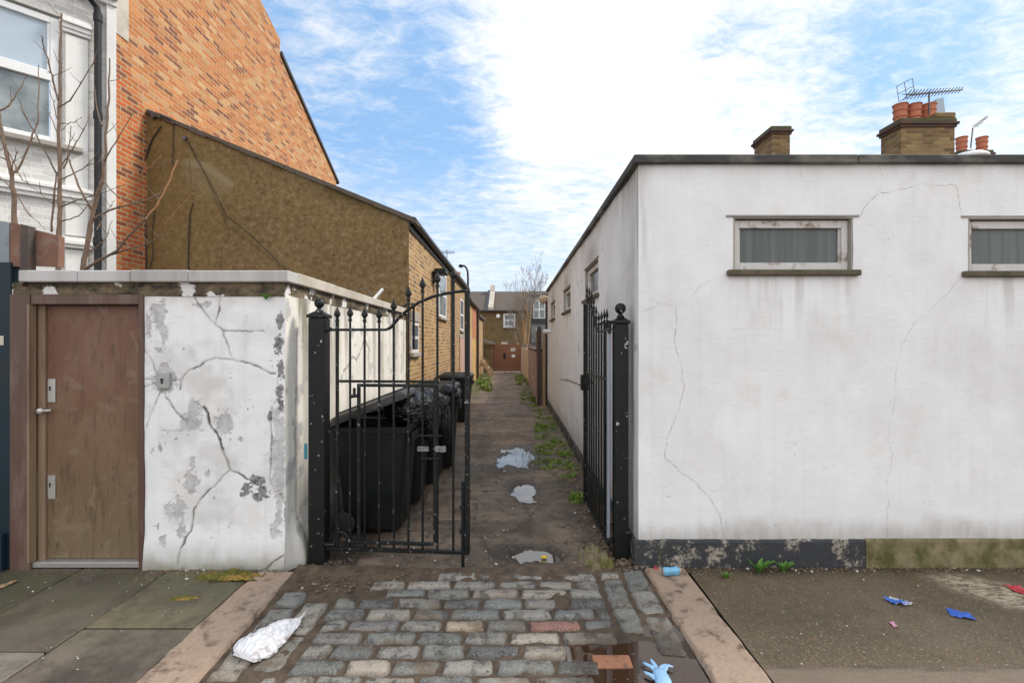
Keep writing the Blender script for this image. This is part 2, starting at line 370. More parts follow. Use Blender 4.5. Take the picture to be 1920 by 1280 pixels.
def jointmat():
    m, t, b, c = newmat('joint_dirt')
    n1 = noise(t, c, 12, 8, .7); n2 = noise(t, c, 120, 4, .7)
    col = mix(t, ramp(t, n1, [(.35, 0.0), (.65, 1.0)]), (.06, .04, .025), (.15, .102, .062))
    col = mix(t, ramp(t, n2, [(.62, 0.0), (.74, .6)]), col, (.33, .27, .2))
    w = attr(t, 'wet'); col = mix(t, mth(t, 'MULTIPLY', w, .8), col, (.03, .018, .01))
    setin(t, b, Base_Color=col, Roughness=.75); bump(t, b, mth(t, 'ADD', n1, n2), .6, .01)
    return m
M['joint'] = jointmat()
def aggmat():
    m, t, b, c = newmat('exposed_aggregate')
    v = nd(t, 'TexVoronoi', {'Scale': 85.0, 'Vector': c}); w = nd(t, 'TexWhiteNoise', {'Vector': v.outputs['Position']}, noise_dimensions='3D')
    peb = ramp(t, w.outputs[0], [(0, (.06, .045, .027)), (.25, (.115, .084, .046)), (.5, (.18, .13, .07)), (.70, (.09, .07, .045)), (.86, (.26, .185, .09)), (.95, (.36, .17, .05)), (.985, (.42, .36, .28))], 'CONSTANT')
    base = mix(t, noise(t, c, 2.2, 7, .65), (.075, .056, .031), (.145, .108, .06))
    pm = ramp(t, v.outputs['Distance'], [(.36, .95), (.5, 0.0)])
    col = mix(t, pm, base, peb)
    n = noise(t, c, 1.4, 8, .65); col = mix(t, ramp(t, n, [(.48, 0.0), (.66, .45)]), col, (.20, .15, .10))
    sd = attr(t, 'sand'); sm = mth(t, 'MULTIPLY', sd, ramp(t, noise(t, mapv(t, c, (1, 2, 1)), 12, 8, .75), [(.42, 0.0), (.56, 1.0)]))
    col = mix(t, sm, col, (.48, .39, .28))
    rd = attr(t, 'road'); col = mix(t, mth(t, 'MULTIPLY', rd, .85), col, mix(t, noise(t, mapv(t, c, (1, 3, 1)), 9, 8, .7), (.14, .10, .07), (.27, .20, .145)))
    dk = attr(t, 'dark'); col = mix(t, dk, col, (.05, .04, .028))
    setin(t, b, Base_Color=col, Roughness=.68); bump(t, b, mth(t, 'ADD', pm, noise(t, c, 40, 4)), .5, .006)
    return m
M['agg'] = aggmat()
def flagmat():
    m, t, b, c = newmat('york_flags')
    n1 = noise(t, c, 1.7, 8, .65); n2 = noise(t, c, 60, 5, .7); n3 = noise(t, mapv(t, c, loc=(9, 2, 0)), 2.6, 6, .6)
    a = nd(t, 'Attribute', attribute_name='tint').outputs['Color']
    col = mix(t, ramp(t, n1, [(.40, .8), (.55, 0.0)]), a, (.06, .045, .033))
    col = mix(t, ramp(t, n2, [(.60, 0.0), (.70, .45)]), col, (.34, .3, .25)); col = mix(t, ramp(t, noise(t, mapv(t, c, loc=(5, 5, 5)), 5, 8, .72), [(.53, 0.0), (.66, .75)]), col, (.05, .04, .03))
    s = nd(t, 'SeparateXYZ', {0: c})
    gm = nd(t, 'MapRange', {'Value': s.outputs[1], 'From Min': 2.6, 'From Max': 3.5, 'To Min': 0.0, 'To Max': .85}).outputs[0]
    col = mix(t, mth(t, 'MULTIPLY', gm, ramp(t, n3, [(.4, .1), (.6, 1.0)])), col, (.095, .095, .042))
    setin(t, b, Base_Color=col, Roughness=ramp(t, n1, [(.3, .45), (.6, .75)])); bump(t, b, mth(t, 'ADD', n2, n1), .35, .006)
    return m
M['flag'] = flagmat()
M['kerb'] = plain('pink_granite_kerb', (.37, .265, .19), .8, .35, 60, .5, 55, dirt=(.14, .095, .06), dirtscale=9, dirtlo=.52, dirthi=.66)
M['oldslab'] = plain('sunken_stone_slab', (.22, .155, .11), .8, .35, 6, .6, 45, dirt=(.10, .07, .048), dirtscale=4, dirtlo=.44, dirthi=.6)
M['road'] = plain('road_grit', (.15, .115, .085), .75, .35, 4, .6, 90, dirt=(.08, .06, .045), dirtscale=2)
M['ground'] = plain('bare_ground', (.14, .11, .08), .9, .3, 2, .5, 20)
def watermat(name, col, rough=.02):
    m, t, b, c = newmat(name); setin(t, b, Base_Color=col, Roughness=rough, IOR=1.75); b.inputs['Specular IOR Level'].default_value = .75
    bump(t, b, noise(t, c, 9, 2), .02, .004); return m
M['water'] = watermat('puddle_water', (.07, .055, .042)); M['waterdark'] = watermat('brown_puddle_water', (.045, .022, .010), .04)
def blackpaint(name, chip=(.30, .30, .29), lo=.68, sc=22, base=(.006, .0075, .0075), rough=.42):
    m, t, b, c = newmat(name)
    n = noise(t, c, sc, 6, .7); n2 = noise(t, c, 4, 6, .6)
    col = mix(t, ramp(t, n2, [(.4, 0.0), (.75, .5)]), base, (.022, .022, .021))
    col = mix(t, ramp(t, n, [(lo, 0.0), (lo+.02, 1.0)]), col, chip)
    rs = noise(t, mapv(t, c, loc=(4, 4, 9)), sc*.7, 5, .7); col = mix(t, ramp(t, rs, [(.68, 0.0), (.72, .9)]), col, (.16, .07, .03))
    setin(t, b, Base_Color=col, Roughness=rough); b.inputs['Specular IOR Level'].default_value = .3; bump(t, b, n, .25, .003); return m
M['gatepaint'] = blackpaint('black_gate_paint', lo=.63, sc=34)
M['postpaint'] = blackpaint('black_post_paint', chip=(.5, .5, .49), lo=.64, sc=15)
M['blackplastic'] = plain('black_bin_plastic', (.0075, .0095, .0095), .5, .3, 5, .15, 200, dirt=(.028, .026, .023), dirtscale=2.5, dirtlo=.5, dirthi=.8, spec=.3)
M['lidplastic'] = plain('grey_black_lid_plastic', (.022, .022, .022), .42, .3, 4, .12, 150, dirt=(.085, .08, .072), dirtscale=3, dirtlo=.5, dirthi=.85)
M['bagplastic'] = plain('black_bag_film', (.008, .008, .0085), .30, .2, 9, .3, 14, bd=.02, spec=.4)
M['rubber'] = plain('rubber', (.02, .02, .02), .8)
M['blackpipe'] = plain('black_pipe', (.011, .012, .014), .45, .3, 6, .1, spec=.35)
M['bluepilaster'] = plain('dark_blue_paint', (.006, .020, .030), .5, .4, 3, .3, 30, dirt=(.022, .02, .017), dirtscale=4, stretch=(1, 1, .4), spec=.3)
M['lead'] = plain('grey_felt_edge', (.055, .053, .05), .85, .5, 12, .6, 30, dirt=(.17, .158, .13), dirtscale=3.4, dirtlo=.48, dirthi=.62, stretch=(.5, .5, 1))
M['coping'] = plain('weathered_coping', (.50, .485, .475), .8, .18, 4, .4, 40, dirt=(.27, .24, .21), dirtscale=2.6, dirtlo=.45, dirthi=.75, stretch=(1, 1, .15))
M['copingside'] = plain('pale_coping', (.52, .47, .40), .8, .18, 4, .4, 40, dirt=(.32, .27, .20), dirtscale=2.6, dirtlo=.45, dirthi=.8)
def bandmat():
    m, t, b, c = newmat('stained_band'); n = noise(t, mapv(t, c, (1, 1, 2)), 5, 8, .7); n2 = noise(t, mapv(t, c, (1, 1, 1.2), (3, 0, 0)), 3.0, 4, .55)
    col = mix(t, ramp(t, n, [(.38, 0.0), (.62, 1.0)]), (.018, .015, .011), (.20, .15, .09)); col = mix(t, ramp(t, n2, [(.56, 0.0), (.575, 1.0)]), col, (.66, .65, .64))
    col = mix(t, ramp(t, noise(t, c, 20, 6), [(.58, 0.0), (.68, .6)]), col, (.055, .06, .022))
    setin(t, b, Base_Color=col, Roughness=.9); bump(t, b, n, .5, .01); return m
M['band'] = bandmat()
def doormat():
    m, t, b, c = newmat('brown_door_paint')
    s = nd(t, 'SeparateXYZ', {0: c})
    n1 = noise(t, mapv(t, c, (1.6, 1.6, .8)), 2.4, 8, .62, .6); n2 = noise(t, mapv(t, c, (3, 3, .5)), 7, 6, .65); n3 = noise(t, c, 45, 5)
    up = nd(t, 'MapRange', {'Value': s.outputs[2], 'From Min': .1, 'From Max': 1.5, 'To Min': 0.0, 'To Max': 1.0}).outputs[0]
    base = mix(t, up, (.165, .122, .06), (.15, .062, .034))
    col = mix(t, ramp(t, n1, [(.46, 0.0), (.64, .7)]), base, (.195, .12, .072))
    col = mix(t, ramp(t, n2, [(.36, .45), (.48, 0.0)]), col, (.062, .033, .018))
    sc = noise(t, mapv(t, c, (14, 1, 1.6), rot=(0, .35, 0)), 5, 7, .75); col = mix(t, ramp(t, sc, [(.57, 0.0), (.64, .7)]), col, (.05, .03, .02)); col = mix(t, ramp(t, noise(t, c, 4.5, 8, .7, 1.2), [(.57, 0.0), (.64, .55)]), col, (.23, .165, .11))
    setin(t, b, Base_Color=col, Roughness=ramp(t, n1, [(.3, .4), (.7, .65)])); bump(t, b, mth(t, 'ADD', n2, n3), .12, .004); return m
M['door'] = doormat()
M['jamb'] = plain('tan_jamb_paint', (.26, .18, .115), .6, .3, 6, .2, 40, dirt=(.12, .07, .045), dirtscale=3, stretch=(3, 3, .3))
M['doorframe'] = plain('brown_frame_paint', (.10, .052, .036), .5, .35, 5, .3, 40, dirt=(.19, .13, .10), dirtscale=3, stretch=(2, 2, .4))
M['steel'] = plain('brushed_steel', (.52, .51, .48), .4, .15, 12, .1, 90, metal=.7)
M['wornsteel'] = plain('worn_steel', (.20, .20, .195), .6, .4, 40, .2, 90, dirt=(.05, .045, .04), dirtscale=30)
M['greybox'] = plain('grey_metal_box', (.38, .38, .37), .5, .2, 12, .1, 90, metal=.3)
M['rust'] = plain('rusty_sheet', (.20, .10, .065), .8, .4, 7, .5, 50, dirt=(.27, .22, .19), dirtscale=4)
M['greysheet'] = plain('grey_weathered_sheet', (.22, .25, .28), .6, .3, 5, .3, 30, dirt=(.12, .1, .09))
M['darkpost'] = plain('dark_rusted_post', (.06, .045, .038), .7, .4, 9, .4, 40, dirt=(.16, .08, .05), dirtscale=6)
M['twig'] = plain('twig_bark', (.165, .105, .068), .7, .3, 20, .3, 80)
M['twigorange'] = plain('orange_twig_bark', (.42, .22, .09), .7, .25, 20, .3, 80)
M['upvc'] = plain('white_window_frame', (.78, .78, .77), .4, .06, 3, .05)
M['oldframe'] = plain('flaking_white_timber', (.60, .575, .55), .75, .15, 9, .5, 50, dirt=(.26, .19, .15), dirtscale=8, dirtlo=.55, dirthi=.66, stretch=(1, 1, 1))
M['sill'] = plain('mossy_sill', (.12, .095, .065), .9, .5, 12, .7, 40, dirt=(.055, .06, .02), dirtscale=7)
M['lintel'] = plain('stained_lintel', (.34, .31, .27), .85, .3, 8, .4, 30)
def glassmat(name, c1, c2, rough=.12, streak=True, bs=.15):
    m, t, b, c = newmat(name); n = noise(t, mapv(t, c, (9, 9, .35) if streak else (1, 1, 1)), 2.6, 5)
    setin(t, b, Base_Color=mix(t, ramp(t, n, [(.35, 0.0), (.68, 1.0)]), c1, c2), Roughness=rough, IOR=1.45)
    bump(t, b, noise(t, mapv(t, c, (1, 1, .5)), 70, 2), bs, .003); return m
M['obscure'] = glassmat('obscured_wired_glass', (.06, .068, .066), (.115, .13, .125), .22)
M['winglass'] = glassmat('window_glass', (.13, .16, .17), (.34, .38, .39), .04, False, .02)  # glass colour lightened to paint in the reflected sky
M['blind'] = plain('pale_blue_blind', (.42, .50, .57), .5, .06, 3, 0)
M['darkglass'] = glassmat('dark_glass', (.035, .05, .06), (.09, .12, .14), .05, False, .02)
M['slate'] = plain('grey_brown_roof_tiles', (.105, .082, .062), .85, .3, 10, .5, 30, stretch=(1, 1, 3))
M['gutter'] = plain('black_gutter', (.022, .02, .02), .5, .3, 5, .1)
M['terracotta'] = plain('terracotta_pot', (.47, .155, .085), .75, .2, 9, .3, 40)
M['mosscap'] = plain('mossy_cap', (.11, .09, .055), .95, .4, 12, .8, 30, dirt=(.075, .085, .025), dirtscale=5, dirtlo=.42, dirthi=.6)
M['darkbrick'] = plain('dark_corbel_brick', (.085, .055, .04), .9, .4, 9, .6, 30, dirt=(.16, .06, .04), dirtscale=5)
M['alu'] = plain('dull_aluminium', (.14, .14, .15), .6, .1, 8, 0, metal=.6)
M['galv'] = plain('galvanised_cowl', (.33, .38, .43), .4, .12, 8, .1, metal=.4)
M['whiteplastic'] = plain('white_plastic', (.78, .78, .76), .45, .06, 6, .05)
M['ochre'] = plain('ochre_render', (.55, .33, .09), .9, .35, 3.2, .4, 25, dirt=(.30, .21, .12), dirtscale=2.4, dirtlo=.46, dirthi=.58, stretch=(1, 1, .35))
M['orange'] = plain('red_orange_patch', (.42, .15, .075), .9, .3, 6, .4, 30, dirt=(.40, .26, .13), dirtscale=3, stretch=(1, 1, .5))
M['pinkdoor'] = plain('faded_pink_board', (.46, .29, .22), .8, .15, 4, .2)
M['timber'] = plain('raw_timber', (.36, .23, .13), .8, .35, 8, .4, 40, stretch=(1, 1, 1))
M['gatewood'] = plain('red_brown_planks', (.235, .10, .052), .75, .3, 3, .4, 30, stretch=(.4, 1, 6), dirt=(.14, .065, .035), dirtscale=3)
M['creamwood'] = plain('cream_boards', (.52, .41, .28), .8, .2, 5, .3)
M['darkwood'] = plain('dark_brown_timber', (.065, .042, .032), .75, .3, 5, .3)
M['greyclad'] = plain('grey_cladding', (.23, .215, .205), .75, .12, 2, .2)
M['darkclad'] = plain('dark_cladding', (.05, .052, .058), .6, .2, 2, .2)
M['bark'] = plain('pale_tree_bark', (.34, .21, .10), .85, .4, 7, .5, 30)
M['greybark'] = plain('grey_twigs', (.22, .18, .145), .85, .3, 7, 0)
def leafmat(name, c1, c2):
    m, t, b, c = newmat(name); n = noise(t, c, 9, 5, .7); col = mix(t, ramp(t, n, [(.35, 0.0), (.6, 1.0)]), c1, c2)
    col = mix(t, ramp(t, noise(t, mapv(t, c, loc=(3, 1, 2)), 7, 4, .7), [(.56, 0.0), (.64, .7)]), col, (.24, .17, .06)); setin(t, b, Base_Color=col, Roughness=.55); return m
M['grass'] = leafmat('grass_blades', (.10, .19, .02), (.24, .34, .05)); M['weed'] = leafmat('weed_leaves', (.055, .16, .02), (.13, .28, .045))
M['stone'] = plain('stone_bits', (.17, .125, .085), .85, .4, 30, .4, 90); M['palebits'] = plain('pale_bits', (.62, .59, .54), .8, .3, 40, .2)
M['deadleaf'] = plain('dead_leaf', (.17, .095, .045), .8, .5, 45, 0, dirt=(.30, .19, .09), dirtscale=30)
M['rock'] = plain('mossy_rock', (.20, .16, .10), .9, .4, 9, .8, 35, dirt=(.115, .105, .025), dirtscale=5, dirtlo=.42, dirthi=.6)
M['mossy'] = plain('yellow_moss', (.12, .115, .02), .95, .5, 24, 1, 60, dirt=(.30, .19, .04), dirtscale=9, dirtlo=.48, dirthi=.6, bd=.015)
M['bagwhite'] = plain('white_carrier_bag', (.80, .79, .79), .42, .06, 8, .9, 18, dirt=(.42, .34, .30), dirtscale=16, dirtlo=.56, dirthi=.70, bd=.02)
M['bluecan'] = plain('light_blue_can', (.16, .42, .62), .35, .2, 15, .1, dirt=(.62, .66, .70), dirtscale=14, dirtlo=.55, dirthi=.6, metal=.2)
M['teal'] = plain('teal_plastic', (.03, .22, .28), .5, .1, 20, .1)
M['glove'] = plain('pale_blue_nitrile', (.29, .50, .74), .45, .12, 14, .4, 60)
M['bluepaper'] = plain('bright_blue_paper', (.03, .12, .52), .5, .2, 30, .1); M['bluewrapper'] = plain('blue_white_wrapper', (.03, .14, .52), .45, .2, 30, .1, dirt=(.60, .58, .55), dirtscale=22, dirtlo=.52, dirthi=.56); M['redlitter'] = plain('red_plastic', (.50, .04, .055), .45, .2, 12, .2)
M['pinkpaper'] = plain('pink_paper', (.62, .30, .42), .6, .1, 20, .1); M['yellow'] = plain('yellow_plastic', (.75, .50, .02), .5, .1, 30, 0)
M['orangebrick'] = plain('loose_orange_brick', (.31, .135, .07), .85, .35, 20, .7, 60, dirt=(.13, .075, .045), dirtscale=14, dirtlo=.48, dirthi=.62)
def plinthmat():
    m, t, b, c = newmat('black_plinth_paint'); n = noise(t, c, 5.5, 9, .72); n2 = noise(t, c, 40, 5, .7)
    col = mix(t, n2, (.016, .018, .021), (.05, .052, .056))
    s = nd(t, 'SeparateXYZ', {0: c}); 
    col = mix(t, ramp(t, n, [(.52, 0.0), (.57, .85)]), col, mix(t, ramp(t, n2, [(.40, 0.0), (.60, 1.0)]), (.045, .042, .04), (.44, .39, .31)))
    col = mix(t, ramp(t, noise(t, mapv(t, c, loc=(7, 1, 3)), 6, 7, .7), [(.62, 0.0), (.70, .8)]), col, (.10, .10, .035))
    setin(t, b, Base_Color=col, Roughness=.75); bump(t, b, n, .5, .008); return m
M['plinth'] = plinthmat()
M['mossplinth'] = plain('mossy_concrete', (.22, .18, .10), .9, .5, 22, .6, 40, dirt=(.085, .08, .02), dirtscale=7.0, dirtlo=.40, dirthi=.60, stretch=(1, 1, .8))
exec_order = 'setting first, then buildings, then objects'

# ------------------------------------------------------------------ THE SETTING
YF = 3.68                                                       # front plane of the white building
struct(MB().add([(-400, -400, -.09), (400, -400, -.09), (400, 800, -.09), (-400, 800, -.09)], [(0, 1, 2, 3)]).build('ground', M['ground']))
struct(MB().add([(-30, -12, -.018), (30, -12, -.018), (30, 2.40, -.018), (-30, 2.40, -.018)], [(0, 1, 2, 3)]).build('road', M['road']))
PUD = [(0.13, 7.25, .31, .58, .045), (0.14, 5.68, .16, .34, .034), (0.13, 3.93, .20, .13, .035), (.30, 3.9, .10, .09, .03)]
def alleyz(x, y):
    z = (fbm(x*2.2, y*2.2, 4, 5)-.5)*.035 + (fbm(x*11, y*11, 3, 9)-.5)*.016
    for cx, cy, rx, ry, dp in PUD:
        wob = (fbm(x*7, y*4, 4, 31)-.5)*1.9
        q = np.hypot((x-cx)/rx, (y-cy)/ry)+wob
        z = z-dp*(1-sstep(.55, 1.25, q))
    z = z+.05*sstep(.70, .96, x)*(fbm(x*5, y*5, 3, 3))                         # banked dirt along the wall
    z = z+((fbm(x*26, y*26, 3, 19)-.5)*.016+(fbm(x*5.5, y*3, 3, 29)-.5)*.02)*(1-.8*sstep(8, 12, y))
    z = z-.012
    return z
ya = [3.60]
while ya[-1] < 28.2: ya.append(ya[-1]+max(.012, .0030*ya[-1]**1.25))
def alley_attr(x, y):
    n = fbm(x*3, y*3, 4, 77); d = {}
    d['moss'] = np.clip(sstep(.42, .62, x+(n-.5)*.5)*sstep(.35, .6, n)*sstep(5.2, 7, y)+sstep(-1.0, -1.3, x+(n-.5)*.3)*sstep(14, 17, y), 0, 1)
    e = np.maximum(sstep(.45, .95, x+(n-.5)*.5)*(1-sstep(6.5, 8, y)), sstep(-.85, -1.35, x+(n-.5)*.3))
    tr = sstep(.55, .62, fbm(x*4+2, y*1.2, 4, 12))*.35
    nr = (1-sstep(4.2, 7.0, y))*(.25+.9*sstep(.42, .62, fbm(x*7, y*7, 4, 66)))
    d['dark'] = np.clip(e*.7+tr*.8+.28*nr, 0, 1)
    w = 0
    for cx, cy, rx, ry, dp in PUD: w = np.maximum(w, 1-sstep(.9, 2.0, np.hypot((x-cx)/rx, (y-cy)/ry)+(n-.5)*.8))
    d['wet'] = np.clip(w+.35*sstep(.55, .7, fbm(x*2, y*2, 3, 99)), 0, 1); return d
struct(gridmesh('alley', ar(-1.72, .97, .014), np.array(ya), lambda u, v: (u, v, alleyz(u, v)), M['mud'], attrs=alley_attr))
for i, (cx, cy, rx, ry, dp) in enumerate(PUD[:3]):
    lv = [-.026, -.024, -.028][i]
    a = [(cx+rx*1.5*math.cos(t*math.pi/12), cy+ry*1.5*math.sin(t*math.pi/12), lv) for t in range(24)]
    struct(MB().add(a, [tuple(range(24))]).build('puddle', M['water']))
sl_ = MB()
for (x0, x1, y0, y1, z, r_) in ((-.92, -.36, 4.93, 5.20, .012, .03), (-.80, -.34, 4.68, 4.91, .004, -.04), (-.95, -.50, 5.23, 5.55, .008, .05), (-1.2, -.86, 3.66, 3.86, .0, .1)):
    cx, cy = (x0+x1)/2, (y0+y1)/2
    sl_.box(x0-cx, x1-cx, y0-cy, y1-cy, -.05, z, .012, Matrix.Translation((cx, cy, 0)) @ Matrix.Rotation(r_, 4, 'Z') @ Matrix.Rotation(.02, 4, 'X'))
struct(sl_.build('sunken_slabs', M['oldslab']))
# --- setts
def dip(x, y):
    return .030*(1-sstep(.5, 1.15, np.hypot((x-.74)/.36, (y-2.42)/.42)+(fbm(np.asarray(x)*9, np.asarray(y)*9, 3, 4)-.5)*.5))
def wetf(x, y): return 1-sstep(.85, 1.45, np.hypot((x-.72)/.38, (y-2.42)/.42)+(fbm(np.asarray(x)*7, np.asarray(y)*7, 3, 6)-.5)*.7)
struct(gridmesh('joint_bed', ar(-1.60, 1.0, .02), ar(1.6, 3.66, .02), lambda u, v: (u, v, -.019+(fbm(u*8, v*8, 3, 1)-.5)*.016+(fbm(u*40, v*40, 2, 41)-.5)*.008+.014*sstep(3.30, 3.5, v+(fbm(u*3, v*3, 3, 8)-.5)*.4)*(1-sstep(-1.1, -.75, u))+.026*sstep(3.46, 3.68, v+(fbm(u*4, v*4, 4, 18)-.5)*.30)+.016*sstep(.64, .74, fbm(u*3.1, v*3.1, 3, 28))-dip(u, v)*.6), M['joint'],
         attrs=lambda u, v: {'wet': wetf(u, v)}))
sv, sf, st_, se, sw = [], [], [], [], []
rs = random.Random(11)
GREY = [(.25, .24, .205), (.29, .27, .23), (.21, .21, .185), (.34, .30, .245), (.275, .255, .215), (.135, .135, .12), (.38, .325, .255), (.225, .225, .20), (.32, .285, .235)]
SPEC = [(1040, 1175, (.33, .16, .12)), (905, 1176, (.46, .36, .25)), (655, 1180, (.22, .20, .18)), (960, 1108, (.32, .27, .21)), (1060, 1085, (.3, .27, .23))]
def sett(x0, x1, y0, y1):
    cx, cy = (x0+x1)/2, (y0+y1)/2; hx, hy = (x1-x0)/2, (y1-y0)/2
    c = Vector(rs.choice(GREY))*rs.uniform(.8, 1.15)
    py = CY+H*F/cy; px = CX+cx*F/cy
    for (sx, sy, q) in SPEC:
        if abs(px-sx) < hx*F/cy and abs(py-sy) < 13: c = Vector(q)
    nx = max(6, int(hx*2/.022)); ny = max(5, int(hy*2/.022)); o = len(sv)
    zt = rs.uniform(-.004, .006); tx, ty = rs.uniform(-.03, .03), rs.uniform(-.03, .03); rot = rs.uniform(-.025, .025)
    ph = rs.uniform(0, 50); rr = rs.uniform(.012, .024)
    for i in range(nx+1):
        for j in range(ny+1):
            a = (i/nx*2-1); b = (j/ny*2-1); x = a*hx; y = b*hy
            dx = max(0, abs(x)-(hx-rr)); dy = max(0, abs(y)-(hy-rr)); e = math.hypot(dx, dy)/rr
            if e > 1:                                                    # pull the corner in to round it
                k = 1/e; x = math.copysign(abs(x)-dx+dx*k, x); y = math.copysign(abs(y)-dy+dy*k, y); e = 1
            wx = cx+x+.006*math.sin(ph+y*40)*abs(a); wy = cy+y+.005*math.sin(ph+x*34)*abs(b)
            z = zt+tx*x+ty*y-.030*max(0, (e-.35)/.65)**2.2+(float(vn(wx*28+ph, wy*28))-.5)*.007
            z -= float(dip(cx, cy))*.8
            xr = cx+(wx-cx)*math.cos(rot)-(wy-cy)*math.sin(rot); yr = cy+(wx-cx)*math.sin(rot)+(wy-cy)*math.cos(rot)
            sv.append((xr, yr, z)); st_.append(tuple(c)); se.append(max(0, (e-.45)/.55)); sw.append(float(wetf(xr, yr)))
    for i in range(nx):
        for j in range(ny): sf.append((o+i*(ny+1)+j, o+(i+1)*(ny+1)+j, o+(i+1)*(ny+1)+j+1, o+i*(ny+1)+j+1))
y = 1.75; r = 0
while y < 3.60:
    d = rs.uniform(.118, .132)
    x = -1.17+(.0 if r % 2 else -.02)+rs.uniform(0, .03); first = True
    L = .16 if r % 2 else rs.uniform(.25, .33)
    while x < .58:
        x1 = min(x+L, .62)
        if .62-x1 < .09: x1 = .62
        skip = (2.50 < y+d/2 < 2.70 and .42 < (x+x1)/2 < .66) or (y > 3.38 and x < -.80) or (y > 3.22 and x < -1.08) or (3.02 < y < 3.1 and -.7 < x < -.35)
        if not skip: sett(x+.003, x1-.004, y+.003, y+d-.005)
        x = x1; L = rs.uniform(.235, .335)
    y += d; r += 1
for (xa, xb, lim, sd) in ((-1.565, -1.375, 3.33, 0), (-1.37, -1.185, 3.2, .12), (.635, .80, 3.62, .1), (.805, .985, 3.64, 0)):
    y = 1.7+sd
    while y < lim-.1:
        L = rs.uniform(.27, .40); y1 = min(y+L, lim)
        sett(xa+.003, xb-.004, y+.004, y1-.004); y = y1
mb = MB(); mb.v, mb.f = sv, sf; mb.a = {'tint': st_, 'edge': se, 'wet': sw}
struct(mb.build('cobbled_crossing', M['sett'], smooth=True, recalc=False))
struct(MB().add([(.3, 1.9, -.0165), (1.0, 1.9, -.0165), (1.0, 2.95, -.0165), (.3, 2.95, -.0165)], [(0, 1, 2, 3)]).build('puddle', M['waterdark']))
br_ = MB().box(.435, .642, 2.555, 2.665, -.06, -.0095, .010, seg=2).build('brick', M['orangebrick'], loc=(.54, 2.61, -.06)); tag(br_, 'orange red brick set among the grey setts at the edge of the brown puddle', 'brick')
# --- kerbs (two long granite strips) with rough tops
def kerb(x0, x1, y0, y1, sd):
    return struct(gridmesh('kerb', ar(x0, x1, .012), ar(y0, y1, .015),
        lambda u, v: (u+(fbm(v*3, u*0, 3, sd)-.5)*.03, v, .012+(fbm(u*9, v*9, 4, sd)-.5)*.012-.03*sstep(.90, 1.0, np.abs((u-(x0+x1)/2)/((x1-x0)/2)))), M['kerb']))
kerb(-1.885, -1.585, 1.6, 3.58, 3); kerb(1.005, 1.305, 1.6, 3.64, 8)
# --- right pavement (exposed aggregate), left pavement flags
def agg_attr(u, v):
    n = fbm(u*3, v*3, 4, 2)
    sand = (1-sstep(.10, .32, np.abs((v-3.28)-(-.55*(u-3.3)))+(n-.5)*.35))*sstep(2.9, 3.2, u)
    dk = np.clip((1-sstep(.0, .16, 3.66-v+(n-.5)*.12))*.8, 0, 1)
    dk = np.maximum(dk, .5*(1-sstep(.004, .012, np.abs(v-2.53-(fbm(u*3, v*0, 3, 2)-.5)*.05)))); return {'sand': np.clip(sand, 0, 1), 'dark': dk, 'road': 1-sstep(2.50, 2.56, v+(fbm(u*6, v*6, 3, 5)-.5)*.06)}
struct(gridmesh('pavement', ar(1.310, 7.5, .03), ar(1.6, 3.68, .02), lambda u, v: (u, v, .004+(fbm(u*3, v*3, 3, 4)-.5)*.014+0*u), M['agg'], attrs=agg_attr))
mb = MB(); tint = []
def flag(x0, x1, y0, y1, c, dz=0):
    n0 = len(mb.v); mb.box(x0+.004, x1-.004, y0+.004, y1-.004, -.06, .004+dz, .006)
    tint.extend([c]*(len(mb.v)-n0))
flag(-2.55, -1.89, 2.89, 3.66, (.17, .14, .085), .003); flag(-3.22, -2.555, 2.67, 3.66, (.115, .092, .068)); flag(-3.22, -2.555, 1.9, 2.665, (.22, .19, .155), .002)
flag(-2.55, -1.89, 2.1, 2.885, (.165, .135, .10), -.003); flag(-3.9, -3.225, 2.9, 3.66, (.10, .08, .06)); flag(-3.9, -3.225, 2.1, 2.895, (.15, .125, .10)); flag(-4.6, -3.905, 2.5, 3.66, (.13, .11, .085)); flag(-4.6, -3.905, 1.7, 2.495, (.15, .12, .09))
flag(-2.55, -1.89, 1.4, 2.095, (.15, .12, .09)); flag(-3.9, -2.555, 1.2, 1.89, (.15, .12, .09))
mb.a['tint'] = tint
struct(mb.build('paving_flags', M['flag']))

# ------------------------------------------------------------------ WHITE BUILDING (right)
wb = thing('white_building', 'low flat roofed building in cracked white render at the right of the alley', 'building', (.958, YF, 0))
def w2(pts, Y=YF): return [((p[0]-CX)*Y/F, H-(p[1]-CY)*Y/F) for p in pts]
CRK = [([(1612, 408), (1628, 380), (1648, 362), (1680, 356), (1730, 343), (1765, 348), (1792, 349), (1800, 390), (1806, 410)], .0032, .75),
       ([(1648, 362), (1655, 330), (1648, 309)], .0025, .4), ([(1800, 520), (1780, 545), (1745, 580), (1715, 603), (1690, 650), (1678, 700), (1680, 740), (1668, 800), (1672, 850), (1665, 900), (1662, 1005)], .003, .5),
       ([(1365, 512), (1310, 540), (1270, 575), (1240, 570), (1205, 585)], .0028, .42), ([(1270, 575), (1265, 640), (1275, 680), (1282, 720), (1270, 780), (1250, 820), (1247, 860), (1280, 885), (1310, 910), (1330, 930), (1350, 965), (1358, 1005)], .0032, .7),
       ([(1330, 930), (1380, 890), (1420, 850)], .002, .3), ([(1225, 818), (1250, 822)], .003, .6), ([(1500, 300), (1502, 330)], .002, .4)]
